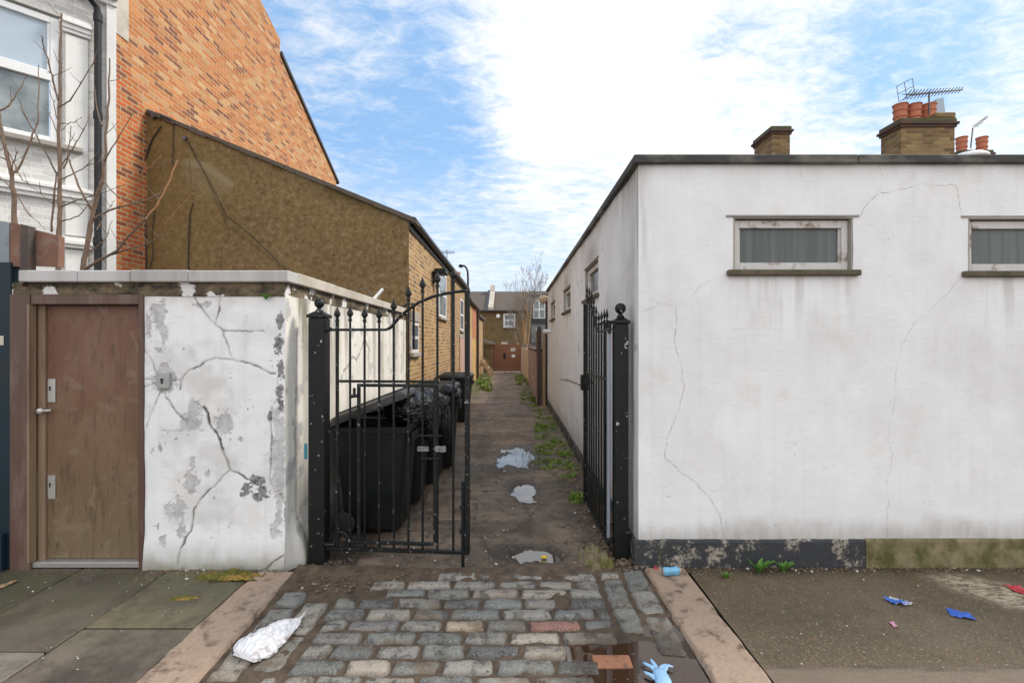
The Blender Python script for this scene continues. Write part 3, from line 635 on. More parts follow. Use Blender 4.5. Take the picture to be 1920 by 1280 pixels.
def front_attr(u, v):
    n = fbm(u*3, v*3, 5, 21); wu = u+(fbm(u*14, v*14, 3, 5)-.5)*.035; wv = v+(fbm(u*14, v*14, 3, 6)-.5)*.035
    cr = .42*sstep(.885, .93, vn(u*34, v*60, 9)*vn(u*6, v*6, 3)**.25)*sstep(.45, .6, fbm(u*2, v*2, 3, 19))
    for pts, w, a in CRK: cr = np.maximum(cr, .62*a*(1-sstep(w*.4, w*1.5, polydist(wu, wv, w2(pts))))*(.35+.65*sstep(.3, .55, vn(u*9, v*9, 71))))
    spots = 0*u
    gr = .65*sstep(.42, .22, v+(n-.5)*.25)+.30*sstep(2.86, 3.06, v)*n*1.5+.45*sstep(1.10, .96, u)*sstep(.5, .7, fbm(u*9, v*.8, 4, 3)+.1)
    for (a, b) in ((1.68, 2.58), (3.457, 4.36)):
        gr = gr+.40*sstep(a-.1, a+.05, u)*sstep(b+.1, b-.05, u)*sstep(1.6, 2.2, v)*(v < 2.22)*sstep(.5, .75, fbm(u*12, v*.7, 4, 8))
    moss = 0.0
    gr = gr+.12*sstep(.5, .75, fbm(u*2.3, v*1.6, 5, 41))
    return {'crack': cr, 'peel': spots, 'grime': np.clip(gr, 0, 1), 'moss': moss}
WIN = [(1.678, 2.585, 2.25, 2.645), (3.457, 4.364, 2.24, 2.64)]
gridmesh('front_wall', ar(.958, 4.6, .0072), ar(.20, 3.06, .0078), lambda u, v: (u, YF+(fbm(u*2.5, v*2.5, 3, 2)-.5)*.014, v), M['white'], wb, holes=WIN, attrs=front_attr)
MB().box(4.6, 8, YF-.002, YF+.2, .0, 3.06).box(4.6, 8, YF+.2, 8, 0, 3.05).build('wall', M['white'], wb)
# side wall facing the alley
SW = [(5.38, 6.36, 2.25, 2.64), (7.93, 9.0, 2.25, 2.64), (10.8, 11.9, 2.25, 2.64)]
def side_attr(u, v):
    n = fbm(u*2, v*2, 5, 61); cr = 0
    pts = [(.958*F/(p[0]-CX), H-(p[1]-CY)*.958/(p[0]-CX)) for p in ((1052, 711), (1066, 713), (1080, 718), (1097, 726))]
    cr = .9*(1-sstep(.006, .02, polydist(u, v+(fbm(u*9, v*9, 3, 1)-.5)*.04, pts)))
    gr = .75*sstep(4.6, 3.7, u+(n-.5)*1.2)*sstep(.35, .6, fbm(u*7, v*.6, 4, 4))*(.4+.6*sstep(1.2, 2.8, v)) + .5*sstep(.5, .2, v+(n-.5)*.3)+.45*sstep(2.7, 3.05, v)*n*1.4
    for (a, b, c, d) in SW: gr = gr+.8*np.exp(-(((u-(a+b)/2)/.45)**2))*sstep(d, d+.04, v)*sstep(d+.36, d+.1, v+(n-.5)*.2)+.5*sstep(a-.1, a, u)*sstep(b+.1, b, u)*sstep(1.7, 2.2, v)*(v < c)*sstep(.45, .7, fbm(u*9, v*.6, 4, 8))
    pl = sstep(.84, .9, vn(u*9, v*9, 9)*vn(u*2, v*2, 3)**.3)
    g = [6.75, 6.75]; pl = np.maximum(pl, .8*(1-sstep(.02, .06, np.hypot((u-6.98)/1.0, (v-1.62)/1.6)+(n-.5)*.1)))
    return {'crack': cr, 'grime': np.clip(gr, 0, 1), 'peel': pl}
gridmesh('side_wall', ar(YF, 13.0, .022), ar(.0, 3.06, .016), lambda u, v: (.958+(fbm(u*2, v*2, 3, 2)-.5)*.016+0*u, u, v), M['white_side'], wb, holes=SW, attrs=side_attr)
MB().box(.99, 4.6, 12.9, 13.0, 0, 3.05).box(4.5, 4.6, 8.0, 12.9, 0, 3.05).build('back_wall', M['white_side'], wb)
MB().box(.97, 8.0, YF+.02, 8.0, 3.055, 3.085).box(.97, 4.6, 8.0, 12.99, 3.055, 3.085).build('roof', M['lead'], wb)
mb = MB()
xs = [.915, 2.6, 4.4, 6.3, 8.02]
for a, b in zip(xs[:-1], xs[1:]): mb.box(a, b-.004, YF-.045, YF+.012, 3.048+random.uniform(-.002, .002), 3.112+random.uniform(-.003, .003), .006)
ys = [YF+.012, 5.2, 7.1, 9.3, 11.2, 13.03]
for a, b in zip(ys[:-1], ys[1:]): mb.box(.915, .972, a, b-.003, 3.046+random.uniform(-.004, .002), 3.108+random.uniform(-.003, .003), .006)
mb.build('roof_edge', M['lead'], wb)
gridmesh('plinth', ar(.925, 2.668, .012), ar(-.03, .212, .012), lambda u, v: (u, YF-.016-.006*(fbm(u*9, v*9, 3, 3))+.02*sstep(.205, .212, v), v+.010*(fbm(u*5, v*0, 3, 3)-.5)*(v > .2)), M['plinth'], wb)
mp = gridmesh('plinth', ar(2.668, 8.0, .03), ar(-.03, .218, .012), lambda u, v: (u, YF-.02-.006*(fbm(u*9, v*9, 3, 5))+.02*sstep(.209, .218, v), v), M['mossplinth'], wb)
mp['label'] = 'mossy olive concrete plinth'
gridmesh('plinth', ar(YF-.016, 13.0, .04), ar(-.03, .19, .012), lambda u, v: (.938-.006*(fbm(u*9, v*9, 3, 5))+.018*sstep(.18, .19, v), u, v+.02*(fbm(u*5, v*0, 3, 3)-.5)*(v > .18)), M['plinth'], wb)
def old_window(front, a, b, c, d, parent):
    """timber casement in a shallow reveal; front: plane Y=YF else plane X=.958"""
    def bx(m, u0, u1, d0, d1, z0, z1, bev=.003):
        if front: m.box(u0, u1, YF+d0, YF+d1, z0, z1, bev)
        else: m.box(.958+d0, .958+d1, u0, u1, z0, z1, bev)
        return m
    m = MB(); bx(m, a, a+.012, .0, .11, c, d, 0); bx(m, b-.012, b, .0, .11, c, d, 0); bx(m, a, b, .0, .11, d-.004, d+.004, 0)
    w = m.build('window', M['lintel'], parent)
    m = MB(); t = .062
    bx(m, a+.014, a+t, .035, .085, c+.004, d-.012); bx(m, b-t-.0, b-.014, .035, .085, c+.004, d-.012)
    bx(m, a+t+.001, b-t-.001, .035, .085, c+.004, c+.060); bx(m, a+t+.001, b-t-.001, .035, .085, d-.070, d-.012)
    bx(m, a+t+.001, a+t+.013, .052, .08, c+.062, d-.072); bx(m, b-t-.013, b-t-.001, .052, .08, c+.062, d-.072)
    m.build('frame', M['oldframe'], w)
    m = MB(); bx(m, a+t+.002, b-t-.002, .066, .072, c+.058, d-.068, 0); m.build('pane', M['obscure'], w)
    m = MB(); bx(m, a-.05, b+.04, -.045, .03, c-.046, c-.002, .008); m.build('sill', M['sill'], w)
    m = MB(); bx(m, a-.055, b+.045, -.012, .03, d+.006, d+.020, .002); m.build('lintel', M['lintel'], w)
for q in WIN: old_window(True, *q, wb)
for q in SW: old_window(False, *q, wb)
m = MB().tube([(.96, 12.2, 1.98), (.80, 12.2, 1.98)], .055, 12).tube([(.80, 12.2, 1.98), (.79, 12.2, 1.98)], .062, 12).build('flue_pipe', M['whiteplastic'], wb, smooth=False)
lp = thing('globe_lamp', 'cream globe lamp on the far corner of the white building', 'lamp', (.93, 13.05, 2.75))
MB().lathe([(.02, -.10), (.09, -.08), (.13, -.02), (.14, .05), (.11, .11), (.05, .14), (.01, .145)], (.86, 13.1, 2.85), 14).build('globe', M['creamwood'], lp, smooth=True)
MB().box(.80, .96, 13.02, 13.10, 2.96, 3.0, .005).box(.925, .955, 13.02, 13.1, 2.7, 2.96, .005).build('bracket', M['darkwood'], lp)

# ------------------------------------------------------------------ SHED (left)
YS = 3.64
XS0, XS1 = -3.80, -1.70
sh = thing('flat_roof_shed', 'flat roofed masonry shed with cracked peeling white render and brown door', 'shed', (XS1, YS, 0))
def cz(pts): return w2([(250+a/2.132, 500+b/2.132) for a, b in pts], YS)
SCR = [([(245, 125), (280, 180), (325, 235), (355, 255), (410, 258), (520, 260)], .004, .8), ([(345, 125), (347, 160), (335, 200), (325, 235)], .006, .9), ([(355, 255), (375, 320), (400, 372)], .0035, .8),
       ([(185, 490), (190, 455), (215, 420), (265, 395), (300, 372), (320, 365), (400, 372), (440, 378), (500, 400), (530, 415), (568, 428)], .006, .85), ([(45, 335), (65, 360), (85, 400), (100, 440)], .004, .8),
       ([(280, 560), (300, 590), (305, 630), (345, 690), (352, 720), (370, 760), (385, 810)], .010, 1), ([(385, 810), (420, 825), (455, 850), (490, 862)], .008, 1), ([(385, 810), (340, 860), (280, 910), (245, 960), (236, 1000), (230, 1050), (195, 1110), (180, 1180)], .007, .85),
       ([(110, 490), (95, 530), (80, 570), (55, 640)], .004, .7), ([(130, 520), (165, 570), (215, 630)], .005, .8), ([(530, 1210), (570, 1170), (610, 1145)], .006, .8), ([(50, 450), (100, 452)], .004, .7), ([(160, 452), (200, 450)], .005, .8), ([(45, 480), (90, 470)], .003, .5), ([(110, 655), (190, 652)], .004, .5), ([(545, 600), (552, 700), (548, 860), (600, 930)], .004, .7)]
SPE = [(225, 628, 42, 38), (255, 568, 32, 30), (365, 630, 32, 42), (225, 860, 34, 38), (236, 785, 14, 32), (175, 960, 32, 52), (188, 1050, 17, 30), (110, 195, 24, 55), (122, 280, 15, 45), (105, 335, 17, 16), (130, 445, 44, 50), (272, 152, 30, 12), (120, 1090, 17, 30), (570, 1060, 28, 30), (580, 740, 34, 190), (60, 240, 10, 60), (90, 170, 28, 30), (105, 720, 10, 22), (580, 990, 20, 60), (430, 690, 12, 12), (300, 830, 12, 18)]
SDK = [(585, 220, 12, 45), (580, 310, 18, 50), (590, 420, 15, 45), (585, 500, 18, 40), (590, 545, 14, 22), (500, 855, 30, 20), (520, 895, 22, 25), (495, 920, 18, 18), (450, 880, 26, 22), (435, 915, 16, 22), (543, 600, 8, 20), (612, 980, 10, 50)]
def shed_attr(u, v):
    n = fbm(u*5, v*5, 5, 121); n2 = fbm(u*16, v*16, 4, 11); wu = u+(n2-.5)*.03; wv = v+(fbm(u*16, v*16, 4, 12)-.5)*.03
    cr = 0; pl = 0; dk = 0
    for pts, w, a in SCR: cr = np.maximum(cr, 1.0*a*(1-sstep(w*.45, w*1.25, polydist(wu, wv, cz(pts)))*(1-.25*np.exp(-(polydist(wu, wv, cz(pts))/.012)**2)))*(.5+.5*sstep(.3, .55, vn(u*14, v*14, 71))))
    for lst, wh in ((SPE, 0), (SDK, 1)):
        for (a, b, ra, rb) in lst:
            (cu, cv), = cz([(a, b)]); k = YS/F/2.132
            q = 1-sstep(.84, .90, np.hypot((u-cu)/(ra*k), (v-cv)/(rb*k))+(fbm(u*15, v*15, 5, 7)-.5)*1.9+(fbm(u*55, v*55, 3, 17)-.5)*1.3)
            if wh: dk = np.maximum(dk, q)
            else: pl = np.maximum(pl, q)
    pl = pl*(.30+.75*fbm(u*24, v*24, 4, 3)); dk = np.maximum(dk, .75*sstep(.845, .87, vn(u*55, v*55, 91)*vn(u*9, v*9, 5)**.25))
    gr = .5*sstep(.25, .05, v+(n-.5)*.15)+.30*sstep(.45, .75, n)+.3*sstep(1.95, 2.1, v)
    return {'crack': cr, 'peel': pl, 'dark': np.maximum(dk*.9, 0), 'grime': np.clip(gr, 0, 1), 'moss': sstep(.12, .0, v)}
def shed_pos(u, v):
    n = fbm(u*3, v*3, 3, 2)
    A = shed_attr(u, v)
    e = sstep(XS1, XS1-.02, u); return u, YS+(n-.5)*.02+(.006*A['peel']+.008*A['crack'])*e-.02*sstep(.3, 0, v), v
gridmesh('front_wall', ar(-2.755, XS1, .0058), ar(-.02, 2.06, .0062), shed_pos, M['shed_white'], sh, attrs=shed_attr)
def sside_attr(u, v):
    n = fbm(u*3, v*3, 5, 14); st = fbm(u*8, v*.7, 4, 5)
    return {'grime': np.clip(.9*sstep(.5, .7, st)*(.3+.7*sstep(.6, 1.9, v))+.5*sstep(.3, .0, v), 0, 1), 'moss': sstep(.55, .7, st+.1*n)*sstep(1.4, 2.0, v)*(1-sstep(3.9, 4.3, u)), 'crack': .7*(1-sstep(.006, .016, polydist(u+(n-.5)*.1, v+(fbm(u*9, v*9, 3, 3)-.5)*.06, [(4.9, 1.4), (5.15, 1.55), (5.3, 1.5), (5.6, 1.75), (5.8, 1.6)]))),
            'peel': sstep(.66, .7, fbm(u*6, v*6, 4, 9))*.8}
gridmesh('side_wall', ar(YS, 7.76, .016), ar(-.02, 2.06, .012), lambda u, v: (XS1+((fbm(u*3, v*3, 3, 2)-.5)*.018+.10*sstep(.40, 0, v)*sstep(4.6, 3.9, u))*sstep(YS, YS+.14, u), u+((fbm(XS1*3+0*u, v*3, 3, 2)-.5)*.02-.02*sstep(.3, 0, v))*(1-sstep(YS, YS+.08, u)), v), M['cream'], sh, attrs=sside_attr)
MB().box(-2.757, XS1-.004, YS-.006, YS+.10, 2.045, 2.15).box(XS0+.02, -2.757, YS+.0, YS+.1, 2.062, 2.15).box(XS1-.1, XS1+.004, YS+.1, 7.76, 2.055, 2.15).build('band', M['band'], sh)
# coping: front run in four lengths, side run in five
mb = MB(); cx_ = [-3.66, -3.22, -2.83, -2.40, -1.655]
for a, b in zip(cx_[:-1], cx_[1:]): mb.box(a, b-.003, YS-.045, YS+.13, 2.150, 2.236+random.uniform(-.002, .002), .006)
mb.build('coping', M['coping'], sh)
mb = MB(); cy_ = [YS+.13, 4.6, 5.4, 6.2, 7.0, 7.78]
for a, b in zip(cy_[:-1], cy_[1:]): mb.box(-1.80, -1.655, a, b-.004, 2.150, 2.236+random.uniform(-.003, .003), .006)
mb.build('coping', M['copingside'], sh)
MB().box(XS0, -1.81, YS+.14, 7.75, 2.12, 2.17).build('roof', M['lead'], sh)
MB().box(XS0, XS0+.15, YS+.1, 7.75, 0, 2.12).box(XS0+.15, -1.9, 7.6, 7.75, 0, 2.12).build('back_wall', M['band'], sh)
# door frame and door
MB().box(XS0+.05, -3.60, YS-.02, YS+.12, -.02, 2.06, .004).box(-2.795, -2.757, YS-.012, YS+.12, -.02, 2.06, .004).box(-3.60, -2.795, YS-.012, YS+.12, 1.985, 2.06, .004).build('door_frame', M['doorframe'], sh)
MB().box(-3.5995, -3.548, YS+.045, YS+.11, .0525, 1.9845, .002).build('door_jamb', M['jamb'], sh)
MB().box(-3.613, -3.597, YS-.027, YS+.03, .055, 1.9845, .002).build('door_bead', M['jamb'], sh)
dr = MB().box(-3.545, -2.797, YS+.062, YS+.105, .055, 1.982, .003).build('door', M['door'], sh)
MB().box(-3.60, -2.797, YS-.0, YS+.12, .012, .052, .003).build('threshold', M['steel'], sh)
for zc in (1.335, .60):
    m = MB().box(-3.535, -3.478, YS+.052, YS+.0625, zc-.09, zc+.09, .003).build('lock_plate', M['steel'], dr)
MB().lathe([(.012, 0), (.012, .03), (.024, .04), (.026, .055), (.018, .066), (.004, .068)], (-3.55, YS+.062, 1.185), 14, Matrix.Rotation(math.radians(90), 4, 'X')).tube([(-3.55, YS+.012, 1.185), (-3.47, YS+.014, 1.19)], .010, 8).build('handle', M['steel'], dr, smooth=True)
MB().tube([(-3.515, YS+.0525, 1.36), (-3.515, YS+.049, 1.36)], .008, 10).box(-3.519, -3.511, YS+.0485, YS+.052, 1.335, 1.355).build('keyhole', M['gutter'], dr); MB().tube([(-3.515, YS+.0525, .625), (-3.515, YS+.049, .625)], .008, 10).box(-3.519, -3.511, YS+.0485, YS+.052, .60, .62).build('keyhole', M['gutter'], dr)
kx, kz = (309-CX)*YS/F, H-(713-CY)*YS/F
kb = MB().box(kx-.045, kx+.05, YS-.03, YS+.012, kz-.06, kz+.062, .006).build('key_box', M['greybox'], sh)
MB().tube([(kx, YS-.031, kz+.008), (kx, YS-.036, kz+.008)], .011, 12).box(kx-.006, kx+.006, YS-.035, YS-.0305, kz-.022, kz).build('keyhole', M['gutter'], kb)
MB().box(-4.6, XS0+.05, YS-.01, YS+.14, -.02, 2.30, .004).box(-4.6, XS0+.02, YS-.05, YS-.01, -.02, .28, .006).build('pil', M['bluepilaster'])
pil = bpy.data.objects['pil']; pil.name = 'shopfront_pilaster'; pil.data.name = 'shopfront_pilaster'; tag(pil, 'dark blue painted pilaster at the left edge beside the brown door', 'pilaster')
MB().box(-3.865, -3.80, YS-.0135, YS-.0102, 1.68, 1.75, .001).build('sticker', M['copingside'], pil)
# rusty sign box above
sg = thing('rusty_sign_bracket', 'rusty sheet metal panel on a dark post above the pilaster and shed corner', 'sign frame', P(45, 530, 3.62))
def slab(pts, Y0, Y1, nm, mat):
    MB().loft([[P(a, b, Y0) for a, b in pts], [P(a, b, Y0)+Vector((0, Y1, 0)) for a, b in pts]]).build(nm, mat, sg)
slab([(54, 428), (110, 442), (109, 500), (54, 497)], 3.66, .05, 'rusty_panel', M['rust'])
slab([(-60, 405), (17, 417), (17, 500), (-60, 500)], 3.64, .05, 'grey_panel', M['greysheet'])
slab([(17.5, 417), (38, 421), (38, 500), (17.5, 499)], 3.645, .05, 'rusty_panel', M['rust'])
slab([(38.5, 420), (52, 423), (53, 520), (38, 536)], 3.60, .06, 'post', M['darkpost'])

# ------------------------------------------------------------------ HOUSE with red gable and white bay
XH = -5.87; YC = 7.17
hs = thing('brick_house', 'tall house with orange red brick flank wall and white painted bay front', 'house', (XH, YC, 0))
prof = [(YC, 0), (16.2, 0), (16.2, 7.16), (12.36, 8.99), (12.28, 8.99), (12.28, 9.35), (11.2, 9.72), (9.4, 10.2), (YC, 9.3)]
MB().prism([(YC+.62, 0), (16.2, 0), (16.2, 7.16), (12.36, 8.99), (YC+.62, 8.99)], 'x', XH-.3, XH).build('flank_wall', M['redbrick'], hs)
MB().prism([(YC, 0), (YC+.62, 0), (YC+.62, 5.35), (YC+.3, 5.9), (YC, 6.2)], 'x', XH-.3, XH+.001).build('corner_wall', M['redbrick_front'], hs)
MB().prism([(YC, 6.2), (YC+.3, 5.9), (YC+.62, 5.35), (YC+.62, 8.99), (YC, 8.99)], 'x', XH-.3, XH).build('flank_wall', M['redbrick'], hs)
ck = MB().prism([(YC+.9, 8.99), (12.28, 8.99), (12.28, 9.35), (11.2, 9.72), (10.8, 9.9), (10.8, 12), (YC+.9, 12)], 'x', XH-.45, XH+.004).build('chimney_breast', M['redbrick'], hs)
MB().box(XH+.0, XH+.06, 10.1, 10.75, 9.48, 9.9).build('corbel', M['darkbrick'], ck)
MB().prism([(12.30, 8.96), (16.36, 7.03), (16.36, 7.12), (12.30, 9.07)], 'x', XH-.6, XH+.05).build('verge', M['gutter'], hs)
MB().prism([(12.3, 8.97), (16.3, 7.08), (16.3, 7.12), (12.3, 9.0)], 'x', XH-6, XH-.62).build('roof', M['slate'], hs)
MB().box(XH-6, XH-.305, 16.0, 16.2, 0, 7.0).build('rear_wall', M['stockx'], hs)
MB().box(XH-.02, XH+.014, YC-.004, YC+.25, 6.28, 6.95, .004).build('corner_stone', M['copingside'], hs)
dL = Vector((-.682, -.731, 0)); nO = Vector((.731, -.682, 0)); P0 = Vector((XH, YC, 0))
BM = Matrix(((dL.x, nO.x, 0, P0.x), (dL.y, nO.y, 0, P0.y), (0, 0, 1, 0), (0, 0, 0, 1)))
def bbox(m, t0, t1, n0, n1, z0, z1, bev=0): return m.box(t0, t1, n0, n1, z0, z1, bev, BM)
m = MB(); bbox(m, .0, .57, -.25, 0, 0, 8.8); bbox(m, .57, 1.9, -.25, 0, 0, 4.40); bbox(m, .57, 1.9, -.25, 0, 6.22, 8.8); bbox(m, 1.75, 2.2, -.25, 0, 4.40, 6.22)
m.build('bay_wall', M['bay_brick'], hs)
m = MB(); bbox(m, -.012, .10, .0, .05, 0, 7.4, .004); bbox(m, .30, .54, .0, .035, 3.2, 6.0, .004); bbox(m, .30, .54, .0, .035, .5, 3.0, .004)
m.build('pilaster', M['bay_white'], hs)
for lst, t0, t1 in ((((6.02, .05, .06), (6.069, .066, .08), (6.134, .041, .11), (6.174, .056, .09)), .27, .57), (((6.62, .076, .08), (6.695, .086, .14), (6.78, .06, .20)), -.02, 2.0),
                    (((3.66, .056, .06), (3.715, .086, .09), (3.80, .046, .12), (3.845, .03, .07)), .26, 2.0), (((3.02, .046, .09), (3.065, .056, .12), (3.12, .05, .07)), .26, .58)):
    m = MB()
    for k, (z, h, d) in enumerate(lst): bbox(m, t0-.002*k, t1+.002*k, -.01, d, z, z+h, .006)
    m.build('moulding', M['bay_white'], hs)
wn = MB(); bbox(wn, .575, .60, -.12, -.01, 4.43, 6.20, .003); w = wn.build('window', M['bay_white'], hs)
m = MB(); bbox(m, .60, .69, -.10, -.03, 4.44, 6.19, .006); bbox(m, .69, 1.75, -.10, -.03, 6.10, 6.19, .006); bbox(m, .69, 1.75, -.10, -.03, 4.44, 4.53, .006); bbox(m, .69, 1.75, -.09, -.02, 5.30, 5.40, .006); bbox(m, .69, .72, -.08, -.04, 5.41, 6.09, .003); bbox(m, .69, 1.75, -.08, -.04, 5.41, 5.44, .003)
m.build('frame', M['upvc'], w)
m = MB(); bbox(m, .70, 1.76, -.075, -.068, 4.5, 5.35); m.build('pane', M['winglass'], w)
m = MB(); bbox(m, .70, 1.76, -.075, -.068, 5.38, 6.12); m.build('pane', M['blind'], w)
m = MB(); bbox(m, .36, 1.9, -.02, .13, 4.36, 4.43, .01); m.build('sill', M['lintel'], w)
def B(t, n, z): return BM @ Vector((t, n, z))
MB().tube([B(.20, .09, 0), B(.20, .09, 6.40), B(.215, .10, 6.50), B(.35, .17, 6.62), B(.55, .24, 6.74), B(.9, .26, 6.80)], .043, 12).tube([B(.20, .09, 4.9), B(.20, .09, 5.0)], .054, 12).tube([B(.20, .09, 3.1), B(.20, .09, 3.2)], .054, 12).tube([B(.20, .09, 6.3), B(.20, .09, 6.4)], .054, 12).build('downpipe', M['blackpipe'], hs, smooth=False)

# ------------------------------------------------------------------ REAR EXTENSION with brown gable
YG = 7.8; XB = -1.67
ex = thing('rear_extension', 'long lean-to outbuilding with brown rendered gable and yellow stock brick alley wall', 'outbuilding', (XB, YG, 0))
Zr = lambda x: 3.69+(XB-x)*(5.40-3.69)/(XB+5.87)
def gpos(u, v): return u, YG+(fbm(u*2, v*5, 3, 6)-.5)*.02, v*Zr(u)
def gattr(u, v):
    z = v*Zr(u); n = fbm(u*3, z*3, 4, 8); q = lambda pts: [((p[0]-CX)*YG/F, H-(p[1]-CY)*YG/F) for p in pts]
    d = polydist(u, z, q([(352, 303), (375, 306), (400, 320), (420, 334), (436, 350)]))
    below = np.clip(1-d/.30, 0, 1)*(d < .30); 
    arc = polydist(u, z, q([(355, 304), (385, 311), (412, 330), (432, 345)]))
    scar = .75*(1-sstep(.02, .10, arc+(n-.5)*.05))+.35*(1-sstep(.05, .35, polydist(u, z, q([(370, 325), (400, 350)]))))
    cr = 0
    for pts in ([(352, 262), (395, 350), (425, 420), (470, 455), (520, 495), (545, 515)], [(415, 380), (428, 425), (430, 445), (418, 465), (416, 510)], [(352, 290), (360, 360), (362, 380)]):
        cr = np.maximum(cr, .45*(1-sstep(.004, .018, polydist(u+(n-.5)*.06, z, q(pts)))))
    mo = (1-sstep(.02, .30, Zr(u)-z+(n-.5)*.25))*.8*sstep(-4.5, -2.5, u)*.6
    return {'scar': np.clip(scar, 0, 1), 'crack': cr, 'moss': np.clip(mo, 0, 1)}
gridmesh('gable_wall', ar(-5.868, XB+.012, .022), ar(0, 1, .006), gpos, M['gable'], ex, attrs=gattr)
MB().box(XB-.2, XB, YG+.012, 17.8, 0, 3.66).build('brick_wall', M['stock'], ex)
MB().prism([(-5.868, 5.40), (XB+.12, 3.645), (XB+.12, 3.70), (-5.868, 5.455)], 'y', YG+.0, 17.9).build('roof', M['slate'], ex)
mb = MB(); xx = XB+.14
while xx > -5.86:                                                  # ragged verge tiles along the slope
    x2 = max(xx-random.uniform(.16, .3), -5.866); jz = random.uniform(-.012, .012); jy = random.uniform(-.03, .01)
    mb.loft([[(xx, YG-.03+jy, Zr(xx)-.02+jz), (x2+.004, YG-.03+jy, Zr(x2)-.02+jz), (x2+.004, YG-.03+jy, Zr(x2)+.03+jz), (xx, YG-.03+jy, Zr(xx)+.03+jz)], [(xx, YG+.2, Zr(xx)-.02+jz), (x2+.004, YG+.2, Zr(x2)-.02+jz), (x2+.004, YG+.2, Zr(x2)+.03+jz), (xx, YG+.2, Zr(xx)+.03+jz)]]); xx = x2
mb.build('verge', M['slate'], ex)
MB().tube([(XB+.09, YG-.02, 3.66), (XB+.09, 17.8, 3.60)], .055, 10).box(XB, XB+.03, YG+.01, 17.8, 3.52, 3.70).build('gutter', M['gutter'], ex)
MB().tube([(XB+.06, 13.25, 3.6), (XB+.06, 13.25, 0)], .05, 10).build('downpipe', M['gutter'], ex)
def alley_window(y0, y1, z0, z1, parent, fr='upvc', gl='winglass', x=XB):
    m = MB().box(x-.01, x+.018, y0, y1, z0, z0+.05).box(x-.01, x+.018, y0, y1, z1-.05, z1).box(x-.01, x+.018, y0, y0+.06, z0+.051, z1-.051).box(x-.01, x+.018, y1-.06, y1, z0+.051, z1-.051).box(x-.008, x+.014, y0+.061, y1-.061, (z0+z1)/2-.025, (z0+z1)/2+.025)
    w = m.build('window', M[fr], parent)
    MB().box(x+.001, x+.006, y0+.05, y1-.05, z0+.04, z1-.04).build('pane', M[gl], w)
    MB().box(x, x+.07, y0-.06, y1+.06, z0-.07, z0-.004, .006).build('sill', M['lintel'], w)
alley_window(11.0, 12.26, 2.30, 3.36, ex); alley_window(15.6, 16.6, 2.1, 3.12, ex); alley_window(7.98, 8.63, 1.53, 2.04, ex, 'oldframe', 'darkglass')
MB().box(XB, XB+.03, 15.4, 16.8, 0, 1.85, .004).build('boarded_door', M['pinkdoor'], ex)
MB().box(XB, XB+.022, 7.95, 8.7, 2.06, 2.22, .004).build('lintel', M['lintel'], ex); MB().box(XB, XB+.02, 15.3, 16.9, 1.86, 1.98, .004).build('lintel', M['lintel'], ex)
# cables on the gable
for pts, r in (([(302, 237), (285, 262), (272, 300), (270, 340), (273, 420), (274, 510)], .010), ([(290, 395), (285, 440), (287, 480), (280, 510)], .005), ([(362, 382), (356, 400), (354, 440), (353, 510)], .008), ([(352, 265), (395, 345), (425, 405), (470, 440), (540, 508)], .005), ([(325, 230), (324, 310)], .006)):
    MB().tube([P(a, b, YG-.025) for a, b in pts], r, 6).build('cable', M['blackpipe'], ex)
MB().tube([P(278, 210, YG-.03), P(300, 215, YG-.04), P(322, 224, YG-.05)], .022, 8).build('flashing', M['alu'], ex)
MB().box(*[c for c in (P(347, 262, YG).x, P(352, 262, YG).x)], YG-.06, YG-.01, P(0, 264, YG).z, P(0, 258, YG).z).build('cable_bracket', M['alu'], ex); MB().box(P(288, 0, YG).x, P(293, 0, YG).x, YG-.06, YG-.01, P(0, 224, YG).z, P(0, 212, YG).z).build('cable_bracket', M['alu'], ex)
# flood lamp on the stock brick wall
fl = thing('security_light', 'black security floodlight on a bracket high on the yellow brick wall', 'lamp', (XB, 10.2, 3.1))
MB().box(XB+.05, XB+.30, 10.05, 10.4, 3.12, 3.24, .02).build('lamp_head', M['blackplastic'], fl); MB().box(XB, XB+.05, 10.18, 10.26, 2.95, 3.2, .005).tube([(XB+.02, 10.22, 3.0), (XB+.03, 10.22, 2.75)], .012, 6).build('bracket', M['blackplastic'], fl)
# second, lower outbuilding: patchy ochre and orange render
ob = thing('ochre_outbuilding', 'lower outbuilding with patchy ochre and orange rendered wall further down the alley', 'outbuilding', (-1.66, 17.8, 0))
MB().box(-1.9, -1.655, 17.81, 22.5, 0, 3.30).build('wall', M['ochre'], ob)
MB().box(-1.9, -1.63, 22.51, 27.0, 0, 3.0).build('wall', M['stock'], ob)
MB().box(-1.654, -1.647, 20.2, 22.4, 1.9, 3.15).build('wall_patch', M['orange'], ob)
MB().prism([(-1.5, 3.25), (-5.5, 4.6), (-5.5, 4.68), (-1.5, 3.33)], 'y', 17.91, 22.6).prism([(-1.5, 2.95), (-5.5, 4.3), (-5.5, 4.38), (-1.5, 3.03)], 'y', 22.61, 27.1).build('roof', M['slate'], ob)
MB().tube([(-1.56, 17.9, 3.27), (-1.56, 22.6, 3.24)], .055, 8).tube([(-1.56, 22.62, 2.97), (-1.56, 27.1, 2.94)], .055, 8).build('gutter', M['gutter'], ob)
MB().box(-1.654, -1.62, 18.6, 19.4, 0, 2.0).build('door', M['pinkdoor'], ob)
MB().tube([(-1.58, 22.5, 3.2), (-1.58, 22.5, 0)], .05, 8).build('downpipe', M['darkwood'], ob)
pot = MB().box(-2.6, -2.0, 19.8, 20.4, 3.4, 4.15).build('chimney', M['redbrick'], ob)
MB().lathe([(.12, 4.15), (.13, 4.35), (.10, 4.37), (.12, 4.6), (.09, 4.62)], (-2.25, 20.1, 0), 12).build('chimney_pot', M['terracotta'], pot)

